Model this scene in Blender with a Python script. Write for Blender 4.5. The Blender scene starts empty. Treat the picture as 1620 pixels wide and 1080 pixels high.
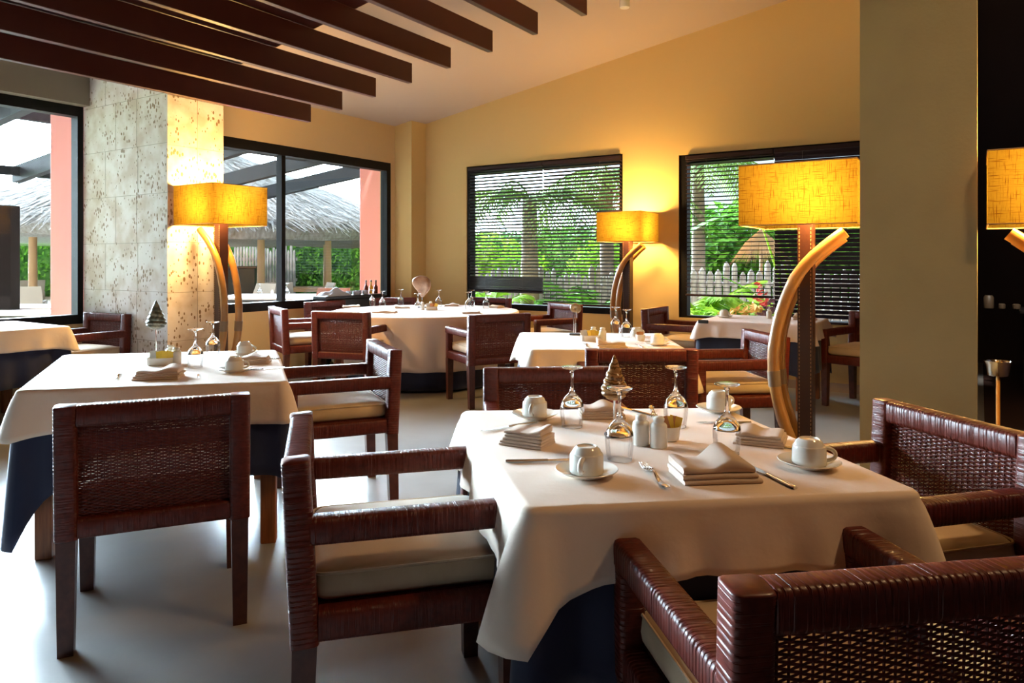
import bpy, bmesh, math, random
from mathutils import Vector, Matrix

# ------------------------------------------------------------------ basics
F, CX, HY, HC = 1150.0, 810.0, 412.0, 1.34      # focal length in pixels, image centre, horizon row, eye height
SC = bpy.context.scene
COL = SC.collection
RND = random.Random(7)
PI = math.pi


def hp(px, py, z):
    """point of the horizontal plane z seen at a pixel"""
    y = F * (HC - z) / (py - HY)
    return ((px - CX) * y / F, y)


U = Vector((.5417, .8406, 0)); V = Vector((.8406, -.5417, 0))     # along the window wall / along the far wall
O = Vector((-1.48, 10.5, 0)); ROOM = math.atan2(-.5417, .8406)


def room(u, t, z=0.0):
    return O + U * u + V * t + Vector((0, 0, z))


def r2(u, t):
    p = room(u, t); return (p.x, p.y)


# ------------------------------------------------------------------ mesh builder
class G:
    def __init__(s):
        s.v = []; s.f = []

    def add(s, vs, fs):
        b = len(s.v); s.v.extend(tuple(p) for p in vs)
        s.f.extend(tuple(b + i for i in f) for f in fs)

    def box(s, x0, x1, y0, y1, z0, z1, c=0.0):
        if c <= 0:
            vs = [(x, y, z) for z in (z0, z1) for y in (y0, y1) for x in (x0, x1)]
            s.add(vs, [(0, 2, 3, 1), (4, 5, 7, 6), (0, 1, 5, 4), (2, 6, 7, 3), (0, 4, 6, 2), (1, 3, 7, 5)]); return s
        cs = [((x0, x1)[i], (y0, y1)[j], (z0, z1)[k], (1, -1)[i], (1, -1)[j], (1, -1)[k]) for k in (0, 1) for j in (0, 1) for i in (0, 1)]
        vs = []
        for (x, y, z, a, b, d) in cs:
            vs += [(x, y + b * c, z + d * c), (x + a * c, y, z + d * c), (x + a * c, y + b * c, z)]
        def q(n, ax): return n * 3 + ax
        fs = []
        for ax, quads in ((0, ((0, 2, 6, 4), (1, 5, 7, 3))), (1, ((0, 4, 5, 1), (2, 3, 7, 6))), (2, ((0, 1, 3, 2), (4, 6, 7, 5)))):
            for qd in quads: fs.append(tuple(q(n, ax) for n in qd))
        for a, b, ax1, ax2 in ([(0, 1, 1, 2), (2, 3, 1, 2), (4, 5, 1, 2), (6, 7, 1, 2)] + [(0, 2, 0, 2), (1, 3, 0, 2), (4, 6, 0, 2), (5, 7, 0, 2)] + [(0, 4, 0, 1), (1, 5, 0, 1), (2, 6, 0, 1), (3, 7, 0, 1)]):
            fs.append((q(a, ax1), q(a, ax2), q(b, ax2), q(b, ax1)))
        for n in range(8): fs.append((q(n, 0), q(n, 1), q(n, 2)))
        s.add(vs, fs); return s

    def loft(s, rings, cap0=True, cap1=True, closed=True):
        n = len(rings[0]); vs = [p for r in rings for p in r]; fs = []
        for k in range(len(rings) - 1):
            for i in range(n if closed else n - 1):
                j = (i + 1) % n
                fs.append((k * n + i, k * n + j, (k + 1) * n + j, (k + 1) * n + i))
        if cap0: fs.append(tuple(range(n - 1, -1, -1)))
        if cap1: fs.append(tuple((len(rings) - 1) * n + i for i in range(n)))
        s.add(vs, fs); return s

    def lathe(s, prof, n=24, c=(0, 0, 0), cap0=True, cap1=True):
        rings = [[(c[0] + r * math.cos(2 * PI * i / n), c[1] + r * math.sin(2 * PI * i / n), c[2] + z) for i in range(n)] for r, z in prof]
        return s.loft(rings, cap0, cap1)

    def tube(s, pts, rad, n=8, up=(0, 0, 1), flat=1.0):
        pts = [Vector(p) for p in pts]; rings = []
        rads = rad if isinstance(rad, (list, tuple)) else [rad] * len(pts)
        for i, p in enumerate(pts):
            d = (pts[min(i + 1, len(pts) - 1)] - pts[max(i - 1, 0)])
            d = d.normalized() if d.length > 1e-9 else Vector((0, 0, 1))
            a = d.cross(Vector(up))
            if a.length < 1e-3: a = d.cross(Vector((1, 0, .01)))
            a.normalize(); b = a.cross(d)
            rings.append([tuple(p + (a * math.cos(2 * PI * k / n) + b * math.sin(2 * PI * k / n) * flat) * rads[i]) for k in range(n)])
        return s.loft(rings)

    def build(s, name, mat, parent=None, loc=None, rz=0.0, smooth=35, recalc=True):
        me = bpy.data.meshes.new(name)
        me.from_pydata(s.v, [], s.f)
        if recalc:
            bm = bmesh.new(); bm.from_mesh(me)
            bmesh.ops.recalc_face_normals(bm, faces=bm.faces); bm.to_mesh(me); bm.free()
        if smooth:
            me.polygons.foreach_set('use_smooth', [True] * len(me.polygons))
            if smooth < 180: me.set_sharp_from_angle(angle=math.radians(smooth))
        me.materials.append(mat)
        o = bpy.data.objects.new(name, me); COL.objects.link(o)
        if parent: o.parent = parent
        if loc is not None: o.location = loc
        o.rotation_euler = (0, 0, rz)
        return o


def tag(o, label, cat=None, group=None, kind=None):
    if label: o['label'] = label
    if cat: o['category'] = cat
    if group: o['group'] = group
    if kind: o['kind'] = kind
    return o


def thing(name, label, cat, loc=(0, 0, 0), rz=0.0, group=None, kind=None):
    o = bpy.data.objects.new(name, None); COL.objects.link(o)
    o.location = loc; o.rotation_euler = (0, 0, rz); o.empty_display_size = .1
    return tag(o, label, cat, group, kind)


def dup(src, loc, rz=0.0, label=None, group=None, scale=None):
    def cp(o, parent):
        c = o.copy(); COL.objects.link(c); c.parent = parent
        for ch in kids.get(o.name, []): cp(ch, c)
        return c
    kids = {}
    for o in bpy.data.objects:
        if o.parent: kids.setdefault(o.parent.name, []).append(o)
    r = cp(src, None); r.location = loc; r.rotation_euler = (0, 0, rz)
    if scale: r.scale = (scale,) * 3 if not isinstance(scale, tuple) else scale
    if label: r['label'] = label
    if group: r['group'] = group
    return r


# ------------------------------------------------------------------ materials
def mat(name, col, rough=.5, metal=0.0, spec=None, coat=0.0, sheen=0.0, var=None, bump=None, trans=0.0, ior=None, vscale=None):
    """principled material; var=(scale, other colour, low, high) mixes a noise, bump=(scale, strength, distance)"""
    m = bpy.data.materials.new(name); m.use_nodes = True
    nt = m.node_tree; b = nt.nodes['Principled BSDF']
    b.inputs['Base Color'].default_value = (*col, 1); b.inputs['Roughness'].default_value = rough
    b.inputs['Metallic'].default_value = metal
    if spec is not None: b.inputs['Specular IOR Level'].default_value = spec
    b.inputs['Coat Weight'].default_value = coat; b.inputs['Sheen Weight'].default_value = sheen
    b.inputs['Transmission Weight'].default_value = trans
    if ior: b.inputs['IOR'].default_value = ior
    tc = None
    def coord():
        t = nt.nodes.new('ShaderNodeTexCoord'); mp = nt.nodes.new('ShaderNodeMapping')
        if vscale: mp.inputs['Scale'].default_value = vscale
        nt.links.new(t.outputs['Object'], mp.inputs['Vector']); return mp.outputs['Vector']
    if var or bump: tc = coord()
    if var:
        n = nt.nodes.new('ShaderNodeTexNoise'); n.inputs['Scale'].default_value = var[0]; n.inputs['Detail'].default_value = 6
        r = nt.nodes.new('ShaderNodeValToRGB')
        r.color_ramp.elements[0].position = var[2]; r.color_ramp.elements[0].color = (*col, 1)
        r.color_ramp.elements[1].position = var[3]; r.color_ramp.elements[1].color = (*var[1], 1)
        nt.links.new(tc, n.inputs['Vector']); nt.links.new(n.outputs['Fac'], r.inputs['Fac']); nt.links.new(r.outputs['Color'], b.inputs['Base Color'])
    if bump:
        n = nt.nodes.new('ShaderNodeTexNoise'); n.inputs['Scale'].default_value = bump[0]; n.inputs['Detail'].default_value = 4
        bp = nt.nodes.new('ShaderNodeBump'); bp.inputs['Strength'].default_value = bump[1]; bp.inputs['Distance'].default_value = bump[2]
        nt.links.new(tc, n.inputs['Vector']); nt.links.new(n.outputs['Fac'], bp.inputs['Height']); nt.links.new(bp.outputs['Normal'], b.inputs['Normal'])
    return m


def mat_pane(name, tint=(1, 1, 1), refl=1.0, cap=1.0):
    m = bpy.data.materials.new(name); m.use_nodes = True; nt = m.node_tree
    nt.nodes.remove(nt.nodes['Principled BSDF']); out = nt.nodes['Material Output']
    tr = nt.nodes.new('ShaderNodeBsdfTransparent'); tr.inputs['Color'].default_value = (*tint, 1)
    gl = nt.nodes.new('ShaderNodeBsdfGlossy'); gl.inputs['Roughness'].default_value = .02
    fr = nt.nodes.new('ShaderNodeFresnel'); fr.inputs['IOR'].default_value = 1.45
    mu = nt.nodes.new('ShaderNodeMath'); mu.operation = 'MULTIPLY'; mu.inputs[1].default_value = refl
    mx = nt.nodes.new('ShaderNodeMixShader'); mn = nt.nodes.new('ShaderNodeMath'); mn.operation = 'MINIMUM'; mn.inputs[1].default_value = cap
    nt.links.new(fr.outputs['Fac'], mu.inputs[0]); nt.links.new(mu.outputs[0], mn.inputs[0]); nt.links.new(mn.outputs[0], mx.inputs['Fac'])
    nt.links.new(tr.outputs[0], mx.inputs[1]); nt.links.new(gl.outputs[0], mx.inputs[2]); nt.links.new(mx.outputs[0], out.inputs['Surface'])
    return m


def mat_leaf(name, c1, c2, scale=3.0):
    m = bpy.data.materials.new(name); m.use_nodes = True; nt = m.node_tree
    b = nt.nodes['Principled BSDF']; b.inputs['Roughness'].default_value = .65; b.inputs['Specular IOR Level'].default_value = .2
    out = nt.nodes['Material Output']
    t = nt.nodes.new('ShaderNodeTexCoord'); n = nt.nodes.new('ShaderNodeTexNoise'); n.inputs['Scale'].default_value = scale; n.inputs['Detail'].default_value = 5
    r = nt.nodes.new('ShaderNodeValToRGB'); r.color_ramp.elements[0].position = .35; r.color_ramp.elements[1].position = .65
    r.color_ramp.elements[0].color = (*c1, 1); r.color_ramp.elements[1].color = (*c2, 1)
    tl = nt.nodes.new('ShaderNodeBsdfTranslucent'); mx = nt.nodes.new('ShaderNodeMixShader'); mx.inputs['Fac'].default_value = .25
    L = nt.links.new
    L(t.outputs['Object'], n.inputs['Vector']); L(n.outputs['Fac'], r.inputs['Fac']); L(r.outputs['Color'], b.inputs['Base Color']); L(r.outputs['Color'], tl.inputs['Color'])
    L(b.outputs[0], mx.inputs[1]); L(tl.outputs[0], mx.inputs[2]); L(mx.outputs[0], out.inputs['Surface'])
    return m


def mat_shade(name):
    """slubby woven linen that lets the bulb glow through"""
    m = bpy.data.materials.new(name); m.use_nodes = True; nt = m.node_tree; L = nt.links.new
    nt.nodes.remove(nt.nodes['Principled BSDF']); out = nt.nodes['Material Output']
    t = nt.nodes.new('ShaderNodeTexCoord')
    def threads(sc, lo, hi):
        mp = nt.nodes.new('ShaderNodeMapping'); mp.inputs['Scale'].default_value = sc
        n = nt.nodes.new('ShaderNodeTexNoise'); n.inputs['Scale'].default_value = 1; n.inputs['Detail'].default_value = 3
        r = nt.nodes.new('ShaderNodeMapRange'); r.inputs['From Min'].default_value = lo; r.inputs['From Max'].default_value = hi
        L(t.outputs['Object'], mp.inputs['Vector']); L(mp.outputs[0], n.inputs['Vector']); L(n.outputs['Fac'], r.inputs['Value']); return r.outputs[0]
    a = threads((14, 14, 260), .54, .70); c = threads((230, 230, 14), .55, .70)
    mxx = nt.nodes.new('ShaderNodeMath'); mxx.operation = 'MAXIMUM'; L(a, mxx.inputs[0]); L(c, mxx.inputs[1])
    r = nt.nodes.new('ShaderNodeMix'); r.data_type = 'RGBA'
    r.inputs['A'].default_value = (.088, .056, .0075, 1); r.inputs['B'].default_value = (.040, .0155, .0016, 1)
    L(mxx.outputs[0], r.inputs['Factor'])
    d = nt.nodes.new('ShaderNodeBsdfDiffuse'); tl = nt.nodes.new('ShaderNodeBsdfTranslucent'); mx = nt.nodes.new('ShaderNodeMixShader'); mx.inputs['Fac'].default_value = .55
    L(r.outputs['Result'], d.inputs['Color']); L(r.outputs['Result'], tl.inputs['Color'])
    L(d.outputs[0], mx.inputs[1]); L(tl.outputs[0], mx.inputs[2]); L(mx.outputs[0], out.inputs['Surface'])
    return m


def mat_stone(name):
    """pitted coral-stone slabs: pores, fossils and saw joints"""
    m = mat(name, (.6, .57, .53), .8); nt = m.node_tree; b = nt.nodes['Principled BSDF']; L = nt.links.new
    t = nt.nodes.new('ShaderNodeTexCoord')
    big = nt.nodes.new('ShaderNodeTexNoise'); big.inputs['Scale'].default_value = 5; big.inputs['Detail'].default_value = 8
    L(t.outputs['Object'], big.inputs['Vector'])
    r1 = nt.nodes.new('ShaderNodeValToRGB'); r1.color_ramp.elements[0].position = .38; r1.color_ramp.elements[0].color = (.60, .50, .42, 1)
    r1.color_ramp.elements[1].position = .6; r1.color_ramp.elements[1].color = (.80, .745, .72, 1); L(big.outputs['Fac'], r1.inputs['Fac'])
    mp = nt.nodes.new('ShaderNodeMapping'); mp.inputs['Scale'].default_value = (1, 1, .55); L(t.outputs['Object'], mp.inputs['Vector'])
    vo = nt.nodes.new('ShaderNodeTexVoronoi'); vo.inputs['Scale'].default_value = 34; vo.inputs['Randomness'].default_value = 1; L(mp.outputs[0], vo.inputs['Vector'])
    n2 = nt.nodes.new('ShaderNodeTexNoise'); n2.inputs['Scale'].default_value = 6; L(t.outputs['Object'], n2.inputs['Vector'])
    sub = nt.nodes.new('ShaderNodeMath'); sub.operation = 'MULTIPLY_ADD'; sub.inputs[1].default_value = 1.0; sub.inputs[2].default_value = -.28; L(n2.outputs['Fac'], sub.inputs[0])
    lt = nt.nodes.new('ShaderNodeMath'); lt.operation = 'LESS_THAN'; L(vo.outputs['Distance'], lt.inputs[0]); L(sub.outputs[0], lt.inputs[1])
    mix = nt.nodes.new('ShaderNodeMix'); mix.data_type = 'RGBA'; mix.inputs['B'].default_value = (.26, .17, .10, 1)
    L(r1.outputs['Color'], mix.inputs['A']); L(lt.outputs[0], mix.inputs['Factor'])
    L(mix.outputs['Result'], b.inputs['Base Color'])
    bp = nt.nodes.new('ShaderNodeBump'); bp.inputs['Strength'].default_value = .5; bp.inputs['Distance'].default_value = .01; bp.invert = True
    L(lt.outputs[0], bp.inputs['Height']); L(bp.outputs['Normal'], b.inputs['Normal'])
    return m


M = {}
M['wicker'] = mat('red_brown_wicker', (.068, .008, .0045), .40, spec=.35, coat=.06, var=(60, (.125, .017, .009), .3, .7))
M['wood'] = mat('dark_red_wood', (.055, .013, .009), .4, var=(30, (.09, .024, .014), .35, .7))
M['linen'] = mat('beige_cushion_linen', (.56, .42, .27), .85, sheen=.3, var=(9, (.50, .36, .22), .3, .7), bump=(900, .25, .001))
M['cloth'] = mat('pale_tablecloth', (.80, .645, .52), .8, sheen=.2, bump=(14, .25, .012))
M['cloth2'] = mat('rose_tablecloth', (.74, .60, .53), .8, sheen=.2, bump=(9, .2, .01))
M['navy'] = mat('navy_undercloth', (.004, .009, .042), .75, sheen=.2, bump=(10, .2, .01))
M['oak'] = mat('orange_table_wood', (.30, .095, .025), .45, var=(18, (.2, .06, .016), .35, .7), vscale=(6, 6, .5))
M['napkin'] = mat('taupe_napkin', (.62, .48, .375), .9, sheen=.2, bump=(500, .2, .001))
M['china'] = mat('white_china', (.80, .77, .70), .13, spec=.6)
M['steel'] = mat('cutlery_steel', (.72, .70, .67), .16, metal=1.0)
M['silver'] = mat('polished_silver', (.8, .78, .74), .1, metal=1.0)
M['glass'] = mat('goblet_glass', (1, 1, 1), 0.0, trans=1.0, ior=1.45)
M['bowl'] = mat_pane('goblet_bowl_glass', (.985, .985, .985), 1.2, .5)
M['pane'] = mat_pane('window_glass', (.98, .99, .985), .4, .03)
M['shade'] = mat_shade('linen_lampshade')
M['leather'] = mat('dark_brown_leather', (.045, .014, .009), .38, bump=(120, .3, .002))
M['stitch'] = mat('tan_stitching', (.45, .27, .13), .8)
M['bamboo'] = mat('bamboo_cane', (.50, .24, .062), .32, coat=.3, var=(7, (.36, .15, .035), .35, .7))
M['binding'] = mat('cane_binding', (.25, .16, .09), .6)
M['stone'] = mat_stone('coral_stone')
M['joint'] = mat('stone_joint', (.36, .30, .24), .9)
M['wall'] = mat('ochre_plaster', (.60, .415, .165), .85, bump=(40, .12, .004))
M['wall_left'] = mat('tan_plaster', (.57, .395, .19), .85, bump=(40, .12, .004))
M['column'] = mat('olive_plaster', (.42, .33, .155), .8, bump=(60, .25, .004), var=(3, (.38, .295, .14), .35, .65))
M['ceiling'] = mat('beige_ceiling', (.41, .32, .26), .9, bump=(30, .1, .004))
M['lintel'] = mat('grey_brown_plaster', (.20, .165, .12), .8)
M['beam'] = mat('maroon_beam_paint', (.050, .008, .007), .4, var=(6, (.06, .011, .008), .3, .7))
M['darkwood'] = mat('blackened_wood', (.012, .008, .007), .5)
M['frame'] = mat('black_window_frame', (.005, .004, .004), .5, spec=.15)
M['slat'] = mat('dark_blind_slat', (.024, .012, .015), .5, spec=.2)
M['cord'] = mat('blind_cord', (.12, .1, .09), .7)
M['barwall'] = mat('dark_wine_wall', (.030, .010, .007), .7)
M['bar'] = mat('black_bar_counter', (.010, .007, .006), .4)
M['shell_green'] = mat('dark_green_shell', (.055, .065, .045), .35, var=(40, (.17, .15, .10), .45, .6))
M['shell_amber'] = mat('striped_amber_shell', (.42, .21, .07), .22)
M['shell_pink'] = mat('pale_brown_shell', (.24, .12, .065), .35, var=(14, (.38, .22, .13), .4, .65))
M['shell_grey'] = mat('grey_gold_shell', (.24, .17, .10), .28, var=(18, (.40, .28, .14), .4, .6))
M['slate'] = mat('slate_base', (.05, .055, .065), .5)
M['packet_yellow'] = mat('yellow_packet', (.85, .58, .06), .55)
M['packet_brown'] = mat('brown_packet', (.50, .20, .06), .55)
M['packet_white'] = mat('white_packet', (.78, .76, .7), .55)
M['black'] = mat('black_plastic', (.012, .011, .011), .4)
M['pink'] = mat('pink_render', (.62, .26, .26), .85)
M['terrace'] = mat('terrace_paving', (.52, .47, .42), .8, var=(3, (.42, .36, .32), .4, .6))
M['rafter'] = mat('dark_rafter', (.012, .013, .016), .6, spec=.2)
M['board'] = mat('white_boards', (.75, .70, .68), .8)
M['thatch'] = mat('grey_thatch', (.27, .265, .265), .95, var=(6, (.15, .135, .115), .35, .7), vscale=(3, 3, 1))
M['post'] = mat('pale_timber', (.45, .28, .15), .7)
M['rattan'] = mat('grey_rattan', (.36, .33, .30), .8, bump=(200, .4, .003))
M['rustrattan'] = mat('rust_rattan', (.36, .15, .08), .7, bump=(200, .4, .003))
M['fence'] = mat('grey_weathered_picket', (.42, .40, .41), .9, var=(9, (.25, .22, .22), .35, .65), vscale=(1, 1, .3))
M['soil'] = mat('garden_soil', (.13, .10, .06), .95)
M['grass'] = mat('lawn_green', (.10, .32, .03), .9)
M['leaf'] = mat_leaf('mid_green_leaf', (.035, .13, .015), (.13, .33, .03))
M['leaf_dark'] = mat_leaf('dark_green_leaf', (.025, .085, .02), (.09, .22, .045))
M['leaf_lime'] = mat_leaf('lime_leaf', (.16, .36, .02), (.34, .55, .05))
M['frond'] = mat_leaf('palm_frond', (.06, .15, .025), (.20, .32, .06))
M['leaf_orange'] = mat_leaf('croton_leaf', (.42, .17, .04), (.55, .33, .07), 9)
M['leaf_purple'] = mat_leaf('purple_leaf', (.06, .018, .03), (.12, .05, .05), 6)
M['petal_red'] = mat('red_petal', (.55, .03, .02), .6)
M['petal_yellow'] = mat('yellow_petal', (.85, .62, .02), .6)
M['trunk'] = mat('palm_trunk', (.20, .15, .12), .9, bump=(30, .5, .02))
M['oil'] = mat('amber_oil', (.75, .38, .03), .1, trans=.6)
M['vinegar'] = mat('red_vinegar', (.16, .02, .01), .1, trans=.4)
M['greycloth'] = mat('grey_linen', (.36, .37, .40), .9)
M['candle'] = mat('beige_ceramic', (.07, .045, .026), .5)
M['bulb'] = mat('bulb_glass', (1, .8, .5), .4)
_b = M['bulb'].node_tree.nodes['Principled BSDF']; _b.inputs['Emission Color'].default_value = (1, .62, .25, 1); _b.inputs['Emission Strength'].default_value = 25

# amber shell gets dark spiral bands
def _bands(m, col2):
    nt = m.node_tree; b = nt.nodes['Principled BSDF']; L = nt.links.new
    t = nt.nodes.new('ShaderNodeTexCoord'); w = nt.nodes.new('ShaderNodeTexWave'); w.wave_type = 'RINGS'; w.rings_direction = 'Z'
    w.inputs['Scale'].default_value = 55; w.inputs['Distortion'].default_value = 3
    w2 = nt.nodes.new('ShaderNodeValToRGB'); w2.color_ramp.elements[0].position = .25; w2.color_ramp.elements[1].position = .45
    w2.color_ramp.elements[0].color = (*col2, 1); w2.color_ramp.elements[1].color = b.inputs['Base Color'].default_value
    L(t.outputs['Object'], w.inputs['Vector']); L(w.outputs['Fac'], w2.inputs['Fac']); L(w2.outputs['Color'], b.inputs['Base Color'])
_bands(M['shell_amber'], (.16, .07, .02))

# polished concrete floor with soft cloudy patches
M['floor'] = mat('polished_concrete', (.24, .235, .23), .28, spec=.55, var=(1.1, (.36, .35, .34), .35, .68), bump=(2.5, .05, .02))


# ------------------------------------------------------------------ room shell (room frame: x = t along far wall, y = u towards the far wall)
def shell(name, boxes, m, label, kind='structure', cat=None, bev=0.0):
    g = G()
    for b in boxes: g.box(*b, c=bev)
    o = g.build(name, m, loc=O, rz=ROOM, smooth=0)
    return tag(o, label, cat, None, kind)


CEZ, SL = 3.23, .164       # ceiling height over the window wall and its slope along t
W2 = (-3.73, -.40, .76, 2.70)      # window on the window wall: u0,u1,z0,z1
W1 = (-8.9, -4.29, .72, 2.85)  # unseen stretch past this window walled up to cut frontal light
FA = (1.02, 3.335, .69, 2.62); FB = (4.03, 6.25, .665, 2.545)       # far-wall windows: t0,t1,z0,z1
PIL = (-.5, .916, -4.288, -3.726)

shell('floor', [(-.75, 13, -17, 3.5, -.12, 0)], M['floor'], 'polished pale grey concrete floor of the dining room')
g = G()                                       # sloped ceiling slab
tt = (-.72, 6.55); uu = (-17, 0.2)
vs = [(t, u, CEZ + SL * t + dz) for dz in (0, .15) for u in uu for t in tt]
g.add(vs, [(0, 2, 3, 1), (4, 5, 7, 6), (0, 1, 5, 4), (2, 6, 7, 3), (0, 4, 6, 2), (1, 3, 7, 5)])
vs = [(t, u, CEZ + SL * t + dz) for dz in (0, .15) for u in (-17, -3.4) for t in (6.55, 13)]
g.add(vs, [(0, 2, 3, 1), (4, 5, 7, 6), (0, 1, 5, 4), (2, 6, 7, 3), (0, 4, 6, 2), (1, 3, 7, 5)])
tag(g.build('ceiling', M['ceiling'], loc=O, rz=ROOM, smooth=0), 'sloping beige plaster ceiling above the dining room', None, None, 'structure')
shell('wall_left', [(-.2, 0, PIL[3], .2, 0, W2[2]), (-.2, 0, PIL[3], .2, W2[3], 3.4), (-.2, 0, W2[1], .2, W2[2], W2[3])], M['wall_left'],
      'tan plaster wall around the sliding window beside the stone pillar')
shell('wall_bay', [(-.7, -.5, -17, -4.288, 0, W1[2]), (-.7, -.5, -17, -4.288, W1[3], 3.4), (-.7, -.5, -17, W1[0], W1[2], W1[3])], M['wall_left'],
      'recessed plaster wall holding the wide window next to the stone pillar')
g = G()
def prism(t0, t1, u0, u1, z0, top=True):
    vs = [(t, u, z0) for u in (u0, u1) for t in (t0, t1)] + [(t, u, CEZ + SL * t + .02) for u in (u0, u1) for t in (t0, t1)]
    g.add(vs, [(0, 2, 3, 1), (4, 5, 7, 6), (0, 1, 5, 4), (2, 6, 7, 3), (0, 4, 6, 2), (1, 3, 7, 5)])
TE = 6.6
g.box(0, TE, 0, .2, 0, FA[2]); g.box(0, FA[0], 0, .2, FA[2], FA[3]); g.box(FA[1], FB[0], 0, .2, FA[2], FA[3])
g.box(FA[1], FB[0], 0, .2, FB[2] - .05, FA[2]) if FB[2] < FA[2] else None
g.box(FB[1], TE, 0, .2, FA[2], FB[3]); prism(0, TE, 0, .2, FA[3]); g.box(FB[0], FB[1], 0, .2, FB[3], FA[3])
g.box(FB[1], TE, 0, .2, FB[3], FA[3]); g.box(FB[0] , FB[1], 0, .2, FB[2] - .0, FB[2])
tag(g.build('wall_far', M['wall'], loc=O, rz=ROOM, smooth=0), 'ochre plaster end wall with two blinded windows', None, None, 'structure')
g = G(); prism(0, .303, -.31, 0, 0)
tag(g.build('trim_1', M['wall'], loc=O, rz=ROOM, smooth=0), 'plaster pilaster in the corner between the window walls', None, None, 'structure')
g = G(); prism(6.455, 6.92, -4.265, -3.8, 0)
tag(g.build('plaster_column', M['column'], loc=O, rz=ROOM, smooth=0), 'square olive plaster column between two glowing floor lamps', 'column', None, 'structure')
shell('lintel', [(-.5, -.38, -17, -4.29, 2.85, 3.35)], M['lintel'], 'dark grey-brown lintel above the window next to the stone pillar')
shell('wall_back', [(-.7, 13, -17.2, -17, 0, 5.4)], M['barwall'], 'unseen wall behind the viewer, darkened to bounce less light into the room')  # unseen wall, coloured dark so that it bounces little light
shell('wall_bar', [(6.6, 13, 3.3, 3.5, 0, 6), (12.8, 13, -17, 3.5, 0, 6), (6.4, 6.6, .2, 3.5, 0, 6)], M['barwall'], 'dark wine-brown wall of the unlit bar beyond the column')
shell('floor_shade_sheet', [(6.96, 12.8, -17, 3.3, 0, .006)], M['barwall'], 'added dark floor sheet standing in for the shade beyond the column')  # dark sheet added over the pale floor in place of shade
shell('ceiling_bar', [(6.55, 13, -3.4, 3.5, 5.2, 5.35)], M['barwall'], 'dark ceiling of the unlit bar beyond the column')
shell('baseboard_far', [(0.32, TE, -.015, 0, 0, .09)], M['ceiling'], 'pale baseboard along the ochre end wall')

# stone pillar: cladding slabs drawn as separate courses
g = G()
t0, t1, u0, u1 = PIL
g.box(t0, t1, u0, u1, 0, 3.42)
pil = g.build('stone_pillar', M['stone'], loc=O, rz=ROOM, smooth=0)
tag(pil, 'broad pillar clad in pitted coral stone beside the lit floor lamp', 'pillar', None, 'structure')
g = G()                                        # recessed-looking joints: hair-thin dark strips
zz = [.18, .62, 1.06, 1.5, 1.94, 2.38, 2.82]
e = .0012; w = .0018
rr = random.Random(3)
for z in zz:
    dz = rr.uniform(-.02, .02)
    g.box(t0, t1, u0 - e, u0, z - w, z + w); g.box(t1, t1 + e, u0, u1, z + dz - w, z + dz + w)
for k, z in enumerate([0] + zz):
    z2 = (zz + [3.4])[k]
    for t in ((.45, -.1) if k % 2 else (.43, .08)): g.box(t - w, t + w, u0 - e, u0, z, z2)
    g.box(t1, t1 + e, u0 + .29 - w, u0 + .29 + w, z, z2)
g.build('slab_joint', M['joint'], pil, smooth=0)


# ------------------------------------------------------------------ windows
def window(name, axis, a0, a1, z0, z1, off, fr, mull, label, depth=.1, inset=0.0):
    """frame and panes; axis 'u' = window wall, 't' = far wall. off: position of the inner face"""
    g = G()
    def bx(p0, p1, q0, q1, d0, d1, gg):
        if axis == 'u': gg.box(off - d1, off - d0, p0, p1, q0, q1)
        else: gg.box(p0, p1, off + d0, off + d1, q0, q1)
    ft, fb, fs = fr
    bx(a0, a1, z1 - ft, z1, 0, depth, g); bx(a0, a1, z0, z0 + fb, 0, depth, g)
    bx(a0, a0 + fs, z0 + fb, z1 - ft, 0, depth, g); bx(a1 - fs, a1, z0 + fb, z1 - ft, 0, depth, g)
    for m_ in mull: bx(m_ - .028, m_ + .028, z0 + fb, z1 - ft, .015, depth - .01, g)
    e = thing(name, label, None, O, ROOM, None, 'structure')
    g.build('window_frame', M['frame'], e, smooth=0)
    cuts = [a0 + fs] + list(mull) + [a1 - fs]
    for i in range(len(cuts) - 1):
        p = G(); bx(cuts[i], cuts[i + 1], z0 + fb, z1 - ft, depth * .5, depth * .5 + .006, p)
        p.build('window_pane', M['pane'], e, smooth=0)
    return e


window('window_1', 'u', W1[0], W1[1], W1[2], W1[3], -.5, (.10, .09, .055), [-6.6], 'wide black-framed window looking onto the terrace with the grass strip', .12)
window('window_2', 'u', W2[0], W2[1], W2[2], W2[3], 0, (.115, .10, .075), [-2.245], 'black-framed sliding window looking onto the thatched hut', .12)
window('window_3', 't', FA[0], FA[1], FA[2], FA[3], .02, (.10, .075, .05), [], 'black-framed garden window behind the round table', .12)
window('window_4', 't', FB[0], FB[1], FB[2], FB[3], .02, (.10, .05, .09), [], 'black-framed garden window behind the small window table', .12)


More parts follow.
